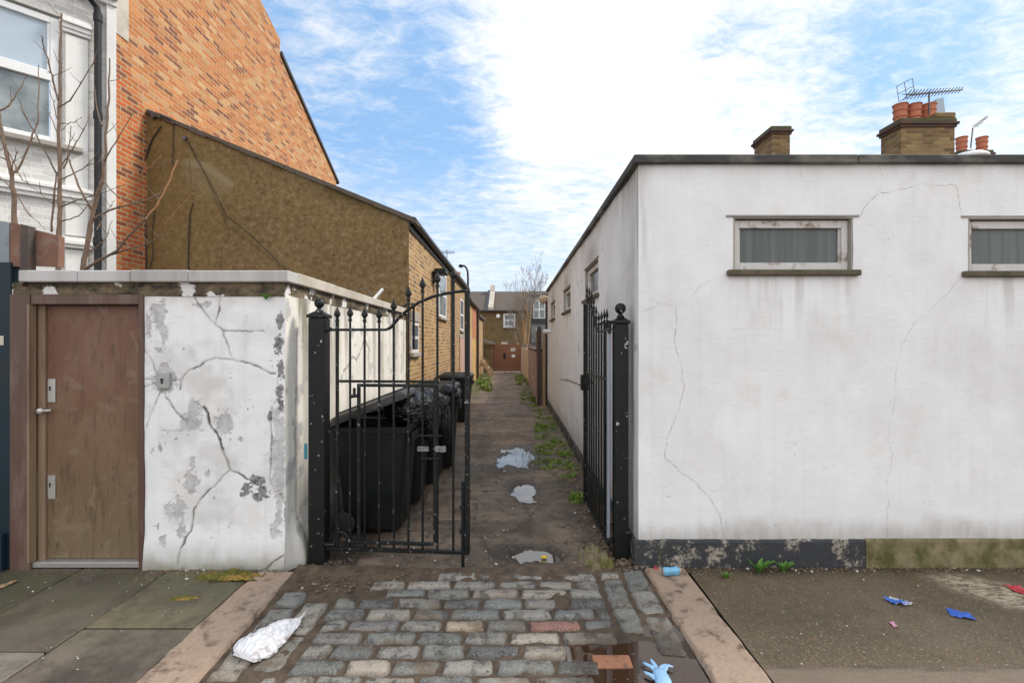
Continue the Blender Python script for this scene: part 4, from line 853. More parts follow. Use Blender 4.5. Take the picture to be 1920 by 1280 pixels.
# ------------------------------------------------------------------ FAR END OF THE ALLEY
gt = thing('plank_gate', 'red brown horizontal plank gate closing the far end of the alley', 'gate', (-.3, 28, 0))
mb = MB(); z = .05
while z < 1.55:
    mb.box(-1.08, -.45, 28.0, 28.05, z, z+.135, .006).box(-.35, .46, 28.0, 28.05, z, z+.135, .006); z += .142
mb.build('gate_planks', M['gatewood'], gt)
MB().box(-.445, -.355, 27.99, 28.06, .02, 1.58, .005).build('gate_post', M['gatewood'], gt); MB().box(-1.14, -1.085, 27.99, 28.08, 0, 1.62).build('gate_post', M['gatewood'], gt); MB().box(.465, .52, 27.99, 28.08, 0, 1.62).build('gate_post', M['gatewood'], gt)
MB().box(-.50, -.36, 27.95, 27.985, .78, 1.08, .01).build('lock_box', M['bluepilaster'], gt)
MB().box(-.08, .20, 27.985, 27.998, 1.18, 1.40, .003).build('sign', M['pinkpaper'] if False else M['copingside'], gt); MB().box(-.02, .18, 27.985, 27.998, .84, 1.0, .003).build('sign', M['whiteplastic'], gt)
cn = thing('lean_to_shelter', 'small lean-to with slate blue felt roof left of the plank gate', 'shelter', (-1.4, 27.4, 0))
MB().box(-1.62, -1.15, 27.6, 27.9, 0, 1.58).build('wall', M['stockx'], cn); MB().prism([(-1.65, 1.78), (-1.02, 1.60), (-1.02, 1.68), (-1.65, 1.86)], 'y', 27.3, 28.1).build('roof', M['greysheet'], cn)
fh = thing('far_terrace', 'brown brick terrace house with tiled roof behind the plank gate', 'house', (-1, 36, 0))
MB().box(-9, 1.30, 36, 36.3, 0, 4.07).box(-9, 1.3, 36.3, 43, 0, 4.0).build('wall', M['stockx'], fh)
rf = MB().prism([(35.8, 4.0), (39.6, 5.86), (39.7, 5.78), (43.2, 4.0)], 'x', -9, 1.32).build('roof', M['slate'], fh)
MB().prism([(35.8, 4.1), (39.6, 5.97), (39.7, 6.35), (39.2, 6.35), (38.9, 5.8), (35.8, 4.3)], 'x', -1.75, -1.38).build('party_wall', M['copingside'], rf)
MB().prism([(35.8, 4.06), (39.6, 5.93), (39.6, 5.97), (35.8, 4.10)], 'x', -1.95, -1.76).build('flashing', M['alu'], rf)
MB().box(-9, 1.34, 35.74, 35.84, 3.98, 4.08).build('gutter', M['gutter'], fh)
a, b = P(944, 613, 35.98), P(966, 588, 35.98)
m = MB().box(a.x, a.x+.09, 35.93, 35.99, a.z, b.z).box(b.x-.09, b.x, 35.93, 35.99, a.z, b.z).box(a.x+.09, b.x-.09, 35.93, 35.99, a.z, a.z+.09).box(a.x+.09, b.x-.09, 35.93, 35.99, b.z-.09, b.z).box(a.x+.09, b.x-.09, 35.94, 35.985, (a.z+b.z)/2-.04, (a.z+b.z)/2+.04)
w = m.build('window', M['upvc'], fh); MB().box(a.x+.05, b.x-.05, 35.95, 35.97, a.z+.05, b.z-.05).build('pane', M['winglass'], w); MB().box(a.x-.06, b.x+.06, 35.88, 35.99, a.z-.09, a.z-.003).build('sill', M['lintel'], w)
c = P(934, 592.5, 35.9); MB().lathe([(.02, -.02), (.14, -.02), (.15, .04), (.02, .07)], c, 14, Matrix.Rotation(math.radians(90), 4, 'X')).build('alarm_box', M['whiteplastic'], fh)
MB().box(P(940, 0, 36).x, P(952, 0, 36).x, 35.96, 36.0, P(0, 645, 36).z, P(0, 641, 36).z).build('vent', M['copingside'], fh); MB().box(P(968, 0, 36).x, P(973, 0, 36).x, 35.96, 36.0, P(0, 646, 36).z, P(0, 643, 36).z).build('vent', M['copingside'], fh)
ap = thing('grey_apartment_block', 'modern grey clad flats with large windows behind the pink wall', 'building', (2.5, 42, 0))
MB().box(1.52, 9, 42, 50, 0, 6.15).build('wall', M['greyclad'], ap)
MB().box(1.5, 9, 41.94, 42, P(0, 607, 42).z, P(0, 598, 42).z).box(1.5, 9, 41.95, 42, P(0, 556, 42).z, P(0, 553, 42).z).build('cladding_band', M['darkclad'], ap)
for (x0, x1, ya_, yb_) in ((1000, 1022, 563, 597), (996, 1009, 609, 643), (1012, 1026, 609, 643)):
    a, b = P(x0, yb_, 41.9), P(x1, ya_, 41.9); t = .06; cxm = (a.x+b.x)/2; czm = (a.z+b.z)/2
    w = MB().box(a.x, b.x, 41.86, 41.99, a.z, a.z+t).box(a.x, b.x, 41.86, 41.99, b.z-t, b.z).box(a.x, a.x+t, 41.87, 41.98, a.z+t, b.z-t).box(b.x-t, b.x, 41.87, 41.98, a.z+t, b.z-t).box(cxm-.05, cxm+.05, 41.88, 41.97, a.z+t, b.z-t).box(a.x+t, b.x-t, 41.885, 41.965, czm-.05, czm+.05).build('window', M['upvc'] if ya_ < 600 else M['greyclad'], ap)
    MB().box(a.x+.03, b.x-.03, 41.90, 41.93, a.z+.03, b.z-.03).build('pane', M['winglass'], w)
# bare multi-stem tree
tr = thing('bare_tree', 'bare multi stemmed tree with upright grey twigs behind the plank gate', 'tree', (.72, 32, 0))
rt = random.Random(5); tk, tw = MB(), MB()
def limb(p, d, L, r, lev):
    pts = [p]; rad = [r]; n = 5
    for i in range(n):
        d = (d+Vector((rt.uniform(-.10, .10), rt.uniform(-.10, .10), .06))).normalized(); pts.append(pts[-1]+d*L/n); rad.append(max(.009, r*(1-.7*(i+1)/n)))
    (tk if lev < 2 else tw).tube(pts, rad, 6 if lev < 2 else 4)
    if lev < 4:
        for k in range([4, 4, 4, 2][lev]):
            i = rt.randint(1, n); q = pts[i]; a = rt.uniform(0, 6.28); s = rt.uniform(.35, .85)
            limb(q, (d+Vector((math.cos(a)*s, math.sin(a)*s, rt.uniform(.1, .4)))).normalized(), L*rt.uniform(.45, .7), rad[i]*.6, lev+1)
for (dx, r_, h_) in ((0, .15, 3.6), (.22, .13, 3.9), (-.25, .11, 3.0), (.42, .09, 3.3), (-.5, .08, 2.4)):
    limb(Vector((.72+dx*.4, 32+rt.uniform(-.2, .2), 0)), Vector((dx*.22, rt.uniform(-.05, .05), 1)), h_, r_, 0 if abs(dx) < .3 else 1)
tk.build('trunk', M['bark'], tr); tw.build('crown', M['greybark'], tr)
# right-hand boundary beyond the white building
pw = thing('pink_boundary_wall', 'pink painted blockwork wall with brick coping beyond the white building', 'wall', (.7, 13.6, 0))
MB().box(.68, .88, 13.7, 20.4, 0, 1.44).build('wall', M['pinkwall'], pw); MB().box(.66, .90, 13.7, 20.4, 1.442, 1.51, .01).build('coping', M['darkbrick'], pw)
cf = thing('cream_board_fence', 'cream vertical board fence between the pink wall and the plank gate', 'fence', (.6, 24, 0))
mb = MB(); yy = 20.45; k = 0
while yy < 27.7:
    xq = .68-(yy-20.45)*.022; mb.box(xq, xq+.04, yy, yy+.42, 0, 1.42+random.uniform(-.03, .03), .006); yy += .44; k += 1
mb.build('fence_boards', M['creamwood'], cf)
mb = MB()
for q in (20.42, 24.0, 27.75): mb.box(.70-(q-20.45)*.022+.05, .82-(q-20.45)*.022, q, q+.12, 0, 1.6)
mb.build('fence_posts', M['greyclad'], cf)
dg = thing('dark_timber_gate', 'dark timber side gate standing open at the end of the white building', 'gate', (.75, 13.3, 0))
MB().box(.69, .80, 13.2, 13.3, 0, 2.13, .006).build('gate_post', M['darkwood'], dg); MB().box(.70, .745, 13.31, 14.2, .05, 2.02, .004).build('gate_leaf', M['darkclad'], dg)
MB().box(.835, .93, 13.12, 13.22, 0, 1.98, .005).build('gate_post', M['timber'], dg)
MB().tube([(.925, 13.04, 2.9), (.925, 13.04, 0)], .03, 8).build('p', M['gutter']); o = bpy.data.objects['p']; o.name = 'drain_pipe'; o.data.name = 'drain_pipe'; tag(o, 'black vertical drain pipe on the far end of the white building', 'pipe')
# leaning pallet timber
pl = thing('broken_pallet', 'broken timber pallet leaning on the ochre outbuilding near the far gate', 'pallet', (-1.3, 25, 0))
for k in range(7):
    yk = 24.3+k*.28
    MB().tube([(-1.02+random.uniform(-.12, .1), yk, .03), (-1.58, yk+random.uniform(-.1, .1), .85+random.uniform(-.2, .12))], .045, 4).build('slat', M['timber'], pl)
MB().tube([(-1.2, 24.2, .38), (-1.25, 26.2, .42)], .04, 4).tube([(-1.45, 24.2, .70), (-1.45, 26.2, .72)], .04, 4).build('crossbar', M['timber'], pl)
# swan neck street lamp in the alley
la = thing('street_lamp', 'slim black swan neck lamp post behind the tall stile of the left gate', 'street lamp', (-1.56, 17.2, 0))
sx, sy = -1.56, 17.2
MB().tube([(sx, sy, 0), (sx, sy, 1)], .06, 10).tube([(sx, sy, 1.0), (sx, sy, 4.0), (sx-.01, sy, 4.2), (sx-.05, sy, 4.34), (sx-.13, sy, 4.41), (sx-.22, sy, 4.42)], .035, 10).build('post', M['blackpipe'], la, smooth=True)
MB().lathe([(.02, .06), (.07, .04), (.085, -.02), (.06, -.05), (.01, -.06)], (sx-.25, sy, 4.41), 12).build('lamp_head', M['blackpipe'], la, smooth=True)

# ------------------------------------------------------------------ CHIMNEYS behind the white building
def stack_house(label, x0, x1, Y, Yb, ztop, zb, wd, pots, hw):
    t = thing('terrace_house', label, 'house', ((x0+x1)/2, Y, 0), 'terrace houses behind the white building')
    MB().box(hw[0], hw[1], Y-.6, Y+5, 0, zb-.55).build('wall', M['chimney'], t)
    rf = MB().prism([(Y-.8, zb-.6), (Y+2.2, zb-.02), (Y+5.2, zb-.6)], 'x', hw[0], hw[1]).build('roof', M['slate'], t)
    ch = MB().box(x0, x1, Y, Yb, zb-.6, ztop-.19).build('chimney', M['chimney'], rf)
    return t, rf, ch
def corbel(rf, x0, x1, Y, Yb, z, nm='chimney_cap'):
    MB().box(x0-.03, x1+.03, Y-.03, Yb+.03, z-.19, z-.14, .006).box(x0-.06, x1+.06, Y-.06, Yb+.06, z-.138, z-.085, .006).build('corbel', M['darkbrick'], rf)
    mb = MB(); mb.box(x0-.03, x1+.03, Y-.03, Yb+.03, z-.083, z, .025, seg=2); mb.build(nm, M['mosscap'], rf)
def pot_(rf, x, y, z, h, r): MB().lathe([(r*.95, 0), (r*.93, h*.28), (r*1.06, h*.30), (r*1.06, h*.36), (r*.95, h*.38), (r*.97, h*.62), (r*1.08, h*.64), (r*1.08, h*.70), (r*.99, h*.72), (r*1.03, h*.94), (r*1.15, h*.95), (r*1.12, h), (r*.9, h), (r*.85, h*.8)], (x, y, z), 18).build('chimney_pot', M['terracotta'], rf, auto=40)
a = stack_house('terrace house of which only a small brick chimney without pots shows over the white roof', 5.89, 6.30, 11.0, 11.8, 6.60, 5.6, 0, 0, (5.0, 7.4))
corbel(a[1], 5.89, 6.30, 11.0, 11.8, 6.60)
b = stack_house('terrace house whose wide chimney carries three terracotta pots above the white roof', 8.02, 9.12, 10.0, 10.55, 6.32, 5.2, 0, 0, (7.45, 11.0))
corbel(b[1], 8.02, 9.12, 10.0, 10.55, 6.32)
MB().box(8.72, 9.14, 9.98, 10.5, 6.32, 6.44, .02).build('chimney_step', M['chimney'], b[1])
for px in (1688, 1714, 1741): pot_(b[1], P(px, 0, 10.25).x, 10.25, 6.315, .40, .125)
MB().loft([[P(1752, 215, 10.3), P(1773, 215, 10.3), P(1773, 215, 10.3)+Vector((0, .2, 0)), P(1752, 215, 10.3)+Vector((0, .2, 0))], [P(1756, 186, 10.3), P(1769, 183, 10.3), P(1769, 183, 10.3)+Vector((0, .2, 0)), P(1756, 186, 10.3)+Vector((0, .2, 0))]]).build('flue_cowl', M['galv'], b[1])
c = stack_house('terrace house at the back right with two small terracotta pots on a mossy chimney', 12.95, 13.85, 14.0, 14.6, 7.25, 6.9, 0, 0, (11.2, 16))
corbel(c[1], 12.95, 13.85, 14.0, 14.6, 7.25)
for px in (1803, 1841): pot_(c[1], P(px, 0, 14.2).x, 14.2, 7.25, .44, .13)
dm = MB(); dm.lathe([(.42, 0), (.40, .07), (.30, .14), (.15, .175), (.01, .18)], P(1816, 300, 12.5), 20).build('x', M['whiteplastic'], loc=P(1816, 300, 12.5), smooth=True)
o = bpy.data.objects['x']; o.name = 'satellite_dish'; o.data.name = 'satellite_dish'; tag(o, 'white dish showing its rim over the white roof beside the right chimney', 'satellite dish')
MB().tube([P(1816, 300, 12.5), P(1816, 330, 12.5), (P(1816, 0, 12.5).x, 12.5, 5.9)], .03, 6).build('mast', M['alu'], o, local=False)
def aerial(label, m0, m1, bpts, Y, n, el):
    t = thing('tv_aerial', label, 'aerial', P(*m0, Y), 'television aerials on the chimneys')
    MB().tube([P(*m0, Y), P(*m1, Y)], .018, 6).build('mast', M['alu'], t)
    A, Bq = P(*bpts[0], Y)+Vector((0, -.1, 0)), P(*bpts[1], Y)+Vector((0, .25, 0))
    MB().tube([A, Bq], .012, 6).build('boom', M['alu'], t)
    mb = MB(); d = (Bq-A).normalized(); s = d.cross(Vector((0, 0, 1))).normalized(); u = s.cross(d)
    for i in range(n):
        q = A.lerp(Bq, .02+.96*i/(n-1)); w = el*(1.0-.45*i/(n-1))
        mb.tube([q-s*w*.7-u*w*.45, q+s*w*.7+u*w*.45], .008, 4); mb.tube([q-s*w*.7+u*w*.45, q+s*w*.7-u*w*.45], .008, 4)
    mb.build('elements', M['alu'], t)
    return t, A, d, s, u
t, A, d, s, u = aerial('long yagi aerial over the chimney with three pots', (1742, 215), (1742, 172), ((1692, 183), (1824, 157)), 10.15, 17, .14)
mb = MB()
for q in (-.08, 0, .08): mb.tube([A+s*q*2+u*.26, A+s*q*2-u*.06], .006, 4)
for q in (.26, .1, -.06): mb.tube([A-s*.16+u*q, A+s*.16+u*q], .006, 4)
mb.build('reflector', M['alu'], t)
aerial('short tilted aerial on the mossy chimney at the far right', (1820, 278), (1824, 240), ((1822, 240), (1866, 212)), 14.1, 8, .10)
t = aerial('small aerial far off above the lamp and left rooftops', (838, 500), (838, 468), ((828, 474), (850, 471)), 21.0, 5, .2)
MB().tube([P(838, 500, 21), P(838, 540, 21)], .02, 5).build('mast_foot', M['alu'], t[0])

# ------------------------------------------------------------------ GATE POSTS AND GATES
def gate_post(label, x0, x1, y0, zt, rb):
    t = thing('gate_post', label, 'gate post', ((x0+x1)/2, y0+(x1-x0)/2, 0), 'square iron gate posts'); cx, cy = (x0+x1)/2, y0+(x1-x0)/2; w = (x1-x0)/2
    MB().box(x0, x1, y0, y0+2*w, -.03, zt-.03, .006, seg=2).build('post', M['postpaint'], t)
    MB().box(cx-w-.012, cx+w+.012, cy-w-.012, cy+w+.012, zt-.028, zt+.0, .008, seg=2).loft([[(cx+a*(w-.0), cy+b*(w-.0), zt+.001) for a, b in ((-1, -1), (1, -1), (1, 1), (-1, 1))], [(cx+a*w*.35, cy+b*w*.35, zt+.028) for a, b in ((-1, -1), (1, -1), (1, 1), (-1, 1))]]).build('cap', M['postpaint'], t)
    prof = [(.028, .02), (.03, .035), (.018, .042), (.016, .052)]+[(rb*math.sin(k*math.pi/12), .05+rb-rb*math.cos(k*math.pi/12)) for k in range(3, 12)]+[(.002, .05+2*rb)]
    MB().lathe(prof, (cx, cy, zt), 18).build('finial', M['postpaint'], t, smooth=True)
    return t
gate_post('black square gate post with ball finial against the shed side', -1.580, -1.455, 3.76, 1.92, .038)
gate_post('black square gate post with flaking white patches beside the white building', 0.805, .912, 3.79, 1.875, .044)
def spear(m, x, z, s=1.0):
    """flattened spear head, base at z"""
    m.lathe([(.008*s, 0), (.013*s, .004), (.013*s, .012), (.008*s, .016), (.010*s, .022), (.024*s, .045), (.020*s, .062), (.010*s, .085), (.001, .108)], (x, 0, z), 8, sy=.45)
    m.lathe([(.002, -.012), (.017, -.01), (.017, 0), (.002, .002)], (x, 0, z), 8)
def leaf(label, loc, rz, wicket):
    t = thing('iron_gate', label, 'gate', loc, 'pair of iron alley gates', rz); q = .00411
    zx = lambda y_: H-(y_-CY)*q
    X = [(p-612)*q for p in (628, 653, 681, 709, 737, 765, 792, 820, 850)]
    tips = [zx(y_) for y_ in (574, 573, 575, 576, 560, 536, 520, 510, 502)]
    kw = dict(local=True)
    for i, (x, zt) in enumerate(zip(X, tips)):
        m = MB().tube([(x, 0, .10), (x, 0, zt-.10)], .0095 if i else .014, 8); spear(m, x, zt-.108, 1.15); m.build('bar', M['gatepaint'], t, **kw)
    MB().box(1.068, 1.105, -.018, .018, .085, 2.10, .003).build('stile', M['gatepaint'], t, **kw)
    MB().box(-.035, .46, -.012, .012, zx(619)-.006, zx(617)+.006, .003).build('top_rail', M['gatepaint'], t, **kw)
    arc = [(725, 617), (732, 613), (745, 598), (762, 582), (785, 567), (812, 556), (840, 550), (862, 547), (878, 546)]
    MB().tube([((a-612)*q, 0, zx(b_)) for a, b_ in arc], .012, 8).build('arch_rail', M['gatepaint'], t, **kw)
    MB().box(.055, 1.068 if not wicket else .84, -.009, .009, zx(716)-.006, zx(714)+.006, .002).build('middle_rail', M['gatepaint'], t, **kw)
    MB().box(-.02, 1.068, -.014, .014, .085, .112, .003).build('bottom_rail', M['gatepaint'], t, **kw)
    MB().tube([(-.05, 0, zx(617)), (.02, 0, zx(617))], .016, 8).tube([(-.03, 0, zx(600)), (-.03, 0, zx(625))], .013, 8).tube([(-.05, 0, .13), (.05, 0, .13)], .018, 8).build('hinge', M['gatepaint'], t, **kw)
    if wicket:
        x0, x1 = (672-612)*q, (817-612)*q; z0, z1 = zx(1012), zx(719)
        m = MB().box(x0-.012, x0+.012, -.034, -.012, z0, z1, .003).box(x1-.014, x1+.014, -.034, -.012, z0, z1, .003).box(x0+.0125, x1-.0145, -.034, -.012, z1-.024, z1, .003).box(x0-.06, x1-.0145, -.036, -.012, z0-.026, z0-.002, .003)
        m.build('wicket_frame', M['gatepaint'], t, **kw)
        MB().box((787-612)*q-.01, (806-612)*q, -.045, -.034, zx(843), zx(834), .003).build('lock', M['wornsteel'], t, **kw); MB().box((818-612)*q, (838-612)*q, -.045, -.030, zx(844), zx(833), .003).build('lock_keep', M['wornsteel'], t, **kw)
        MB().box((787-612)*q, (830-612)*q, -.04, -.03, zx(816), zx(813), .001).box((790-612)*q, (826-612)*q, -.04, -.03, zx(858), zx(855), .001).build('lock_bracket', M['gatepaint'], t, **kw)
        MB().tube([((655-612)*q, -.03, zx(743)), ((672-612)*q, -.03, zx(741))], .014, 8).tube([((664-612)*q, -.03, zx(745)), ((664-612)*q, -.03, zx(727))], .012, 8).build('latch', M['gatepaint'], t, **kw)
        pts = [((625+18*math.cos(a)-612)*q+.03, .0, zx(1010)+.07*math.sin(a)-.03) for a in np.linspace(0, math.pi, 10)]
        MB().tube(pts, .012, 6).build('hinge_bracket', M['gatepaint'], t, **kw)
        MB().tube([((868-612)*q, .0, -.01), ((868-612)*q, 0, zx(900))], .013, 8).box((862-612)*q, 1.067, -.02, .012, zx(950), zx(944)).box((862-612)*q, 1.067, -.02, .012, zx(995), zx(988)).build('drop_bolt', M['gatepaint'], t, **kw)
    else:
        MB().box(.0, .03, -.012, .012, .11, 1.80, .003).build('stile', M['galv'], t, **kw)
        MB().box(1.04, 1.13, -.045, .045, zx(760), zx(722), .005).tube([(1.0, -.06, zx(740)), (1.22, -.06, zx(740))], .012, 8).build('lock', M['gatepaint'], t, **kw)
    return t
leaf('black iron gate leaf with wicket frame standing closed in front of the bins', (-1.425, 3.78, 0), -math.atan2(.075, 1.1), True)
leaf('black iron gate leaf swung open flat along the side of the white building', (.772, 3.87, 0), math.radians(91.3), False)

# ------------------------------------------------------------------ BINS
def rr(cx, cy, wx, wy, r, z, n=4, tilt=0):
    p = []
    for (sx, sy, a0) in ((1, 1, 0), (-1, 1, 90), (-1, -1, 180), (1, -1, 270)):
        for k in range(n+1):
            a = math.radians(a0+90*k/n); p.append((cx+sx*(wx/2-r)+r*math.cos(a), cy+sy*(wy/2-r)+r*math.sin(a), z))
    return p
def bin_meshes():
    """240 litre bin, front towards +X, hinge towards -X; base centre at origin"""
    t = thing('wheelie_bin', '', 'bin', (0, 0, 0), 'black wheelie bins along the left wall')
    L = [rr(.01, 0, .46, .44, .05, .03), rr(.01, 0, .50, .48, .05, .06), rr(.0, 0, .56, .505, .05, .45), rr(-.005, 0, .64, .545, .05, .86), rr(-.005, 0, .65, .55, .05, .90), rr(-.005, 0, .69, .58, .055, .905), rr(-.005, 0, .695, .585, .055, .955), rr(-.005, 0, .67, .56, .05, .96), rr(-.005, 0, .63, .52, .05, .955), rr(-.005, 0, .60, .50, .05, .75)]
    body = MB().loft(L).build('body', M['blackplastic'], t, local=True, auto=40)
    MB().box(.345, .36, -.2, .2, .80, .895, .004).build('front_panel', M['blackplastic'], body, local=True)
    for s_ in (-1, 1):
        MB().lathe([(.02, -.025), (.085, -.025), (.10, -.015), (.10, .015), (.085, .025), (.02, .025)], (-.24, s_*.245, .10), 18, Matrix.Rotation(math.radians(90), 4, 'X')).build('wheel', M['rubber'], t, local=True, auto=40)
    MB().tube([(-.36, -.22, .945), (-.42, -.22, .965), (-.42, .22, .965), (-.36, .22, .945)], .017, 8).build('handle', M['blackplastic'], t, local=True)
    LL = [rr(0, 0, .70, .585, .055, -.03), rr(0, 0, .72, .60, .06, -.028), rr(0, 0, .72, .60, .06, .01), rr(0, 0, .69, .57, .07, .035), rr(0, 0, .56, .46, .07, .052), rr(0, 0, .54, .44, .07, .045), rr(0, 0, .30, .24, .06, .055)]
    lid = MB().loft(LL)
    for s_ in (-.16, 0, .16): lid.box(-.30, .30, s_-.02, s_+.02, .035, .066, .008)
    lid.v = [(x+.355, y_, z) for x, y_, z in lid.v]                 # hinge line at the origin of the lid
    lo = lid.build('lid', M['lidplastic'], t, local=True, auto=35); lo.location = (-.36, 0, .985)
    return t
proto = bin_meshes()
def copy_tree(o, parent=None):
    c = o.copy(); COL.objects.link(c); c.parent = parent
    for ch in list(o.children): copy_tree(ch, c)
    return c
BINS = [(4.56, -1.255, 0, 21, 'nearest wheelie bin with its lid propped open on black bags'), (5.30, -1.235, .03, 12, 'second wheelie bin from the gate with its lid lifted by black rubbish bags'), (6.02, -1.16, -.04, 0, 'third wheelie bin from the gate with a black bag hanging down its front'),
        (6.74, -1.07, .05, 2, 'fourth wheelie bin from the gate standing furthest out into the alley'), (7.42, -1.22, -.02, 0, 'fifth wheelie bin from the gate just behind the one standing out'), (8.15, -1.24, .02, 0, 'sixth wheelie bin from the gate with only its lid showing'), (10.6, -1.20, .0, 0, 'last wheelie bin standing apart by the green weeds')]
bins = []
for i, (y, x, rz, op, lab) in enumerate(BINS):
    o = proto if i == 0 else copy_tree(proto); bins.append((o, x, y, rz, op, lab))
for o, x, y, rz, op, lab in bins:
    o.location = (x, y, -.005); o.rotation_euler = (0, 0, rz); o['label'] = lab
    for ch in o.children:
        if ch.name.startswith('lid'): ch.rotation_euler = (0, -math.radians(op), 0)
def bag(label, c, r, sd, mat='bagplastic', name='rubbish_bag', cat='rubbish bag', grp='black rubbish bags on the bins', amp=.30, nu=120, nv=80, flat=None, res=1.0):
    u = np.linspace(0, 2*math.pi, nu, endpoint=False); v = np.linspace(.02, math.pi-.02, nv)
    U, V = np.meshgrid(u, v, indexing='ij'); X = np.sin(V)*np.cos(U); Y = np.sin(V)*np.sin(U); Z = np.cos(V)
    def n3(s_, k): return (fbm(X*s_+Z*.7*s_+k, Y*s_-Z*.6*s_+k*2, 4, sd)+fbm(Z*s_*1.1+k, X*s_*.8+Y*.5*s_, 4, sd+5))/2
    rid = 1-np.abs(2*n3(2.2, 3)-1)*2.2; rid2 = 1-np.abs(2*n3(5.5, 8)-1)*2
    R = 1+amp*(n3(1.2, 1)-.5)*1.6+amp*.42*(rid-.5)+amp*.22*(rid2-.5)
    xx, yy, z2 = X*R*r[0], Y*R*r[1], Z*R*r[2]
    if flat is not None: z2 = np.maximum(z2, flat)
    vs = [(c[0]+a, c[1]+b, c[2]+d) for a, b, d in zip(xx.ravel(), yy.ravel(), z2.ravel())]
    fs = [(i*nv+j, ((i+1) % nu)*nv+j, ((i+1) % nu)*nv+j+1, i*nv+j+1) for i in range(nu) for j in range(nv-1)]
    fs += [tuple(i*nv for i in range(nu)), tuple(i*nv+nv-1 for i in range(nu))[::-1]]
    o = MB().add(vs, fs).build(name, M[mat], loc=(c[0], c[1], c[2]-r[2]*.8), smooth=True)
    return tag(o, label, cat, grp)
bag('big creased black bag bulging from the nearest open bin', (-1.03, 4.78, 1.05), (.24, .24, .17), 3)
bag('black bag bulging out of the second bin under its lid', (-.99, 5.25, 1.03), (.25, .24, .16), 14)
bag('black bag drooping over the front edge between the first bins', (-.86, 5.03, .92), (.11, .17, .22), 24)
bag('limp black bag hanging low on the front of the third bin', (-.80, 5.72, .72), (.075, .12, .30), 33)
bag('small shiny black bag lying on top of the fourth bin lid', (-.86, 6.50, 1.06), (.13, .14, .08), 45)

# ------------------------------------------------------------------ SAPLINGS by the bay
def sapling(label, paths, dep, base):
    t = thing('bare_sapling', label, 'sapling', base, 'bare saplings behind the shed')
    rr_ = random.Random(len(paths)*7); st = MB(); br = MB(); orn = MB()
    for k, (pts, r0, r1, or_) in enumerate(paths):
        dd = 0 if k == 0 else rr_.uniform(-.25, .25); W_ = []
        for i, (a, b) in enumerate(pts): W_.append(P(a/2.37, b/2.37, dep+dd*i/max(1, len(pts)-1)))
        if k == 0: W_ = [Vector(base)]+W_
        Q = []
        for i in range(len(W_)-1):                                     # finer, slightly knotty path
            for s_ in range(4):
                q = W_[i].lerp(W_[i+1], s_/4); 
                if s_: q += Vector((rr_.uniform(-1, 1), rr_.uniform(-1, 1), rr_.uniform(-1, 1)))*.006
                Q.append(q)
        Q.append(W_[-1]); n = len(Q)
        tgt = MB() if or_ else (st if k == 0 else br)
        tgt.tube(Q, [(r0+(r1-r0)*i/(n-1))*(1.0 if i % 4 else 1.15) for i in range(n)], 6)
        if or_: tgt.build('orange_twig', M['twigorange'], t)
        for i in range(5, n-1, 3):                                     # buds
            q = Q[i]; (st if k == 0 else br).tube([q, q+Vector((rr_.uniform(-.02, .02), rr_.uniform(-.01, .01), .018))], [.004, .001], 4)
            if rr_.random() < .55:
                d_ = Vector((rr_.uniform(-1, 1), rr_.uniform(-.6, .6), rr_.uniform(.2, 1))).normalized()*rr_.uniform(.05, .17); br.tube([q, q+d_*.5+Vector((0, 0, .008)), q+d_+Vector((0, 0, .03))], [.0032, .0026, .0016], 4)
    st.build('trunk', M['twig'], t)
    if br.v: br.build('branches', M['twig'], t)
sapling('bare sapling at the left edge in front of the bay window', [([(65, 995), (60, 850), (50, 760), (30, 690), (10, 590), (-5, 500), (-20, 380)], .022, .008, 0), ([(50, 780), (75, 760), (140, 620), (170, 540), (172, 420), (172, 290)], .011, .003, 0), ([(-10, 500), (40, 470), (85, 400), (120, 330)], .009, .003, 0), ([(40, 720), (-10, 690), (-40, 640)], .007, .003, 0), ([(20, 650), (100, 800), (180, 860), (250, 920)], .005, .002, 0), ([(60, 850), (-20, 770)], .006, .003, 0), ([(60, 850), (130, 950), (200, 1020)], .005, .002, 0), ([(48, 760), (70, 690), (80, 670)], .005, .002, 0)], 4.6, (-4.68, 4.6, 0))
sapling('tall straight bare sapling rising right of the bay window', [([(262, 1035), (265, 900), (265, 700), (262, 480), (268, 300), (270, 100), (272, 60)], .021, .006, 0), ([(260, 450), (235, 360), (215, 280), (195, 210), (183, 160)], .008, .004, 0), ([(262, 480), (310, 450), (360, 370), (425, 270)], .007, .003, 0), ([(250, 770), (180, 640), (120, 530), (80, 440)], .007, .003, 0), ([(230, 1030), (240, 870), (250, 780), (300, 700), (315, 560)], .009, .003, 0), ([(270, 550), (330, 545), (365, 520)], .005, .002, 0), ([(280, 750), (330, 650), (370, 580), (400, 510)], .006, .002, 0), ([(268, 800), (310, 780), (380, 740), (470, 710)], .006, .003, 0), ([(270, 920), (330, 895), (400, 875), (560, 820)], .007, .002, 0), ([(270, 985), (350, 960), (440, 860)], .006, .003, 0), ([(265, 620), (225, 520), (190, 470)], .005, .002, 0), ([(262, 560), (240, 470), (222, 400)], .005, .002, 0)], 4.62, (-4.35, 4.62, 0))
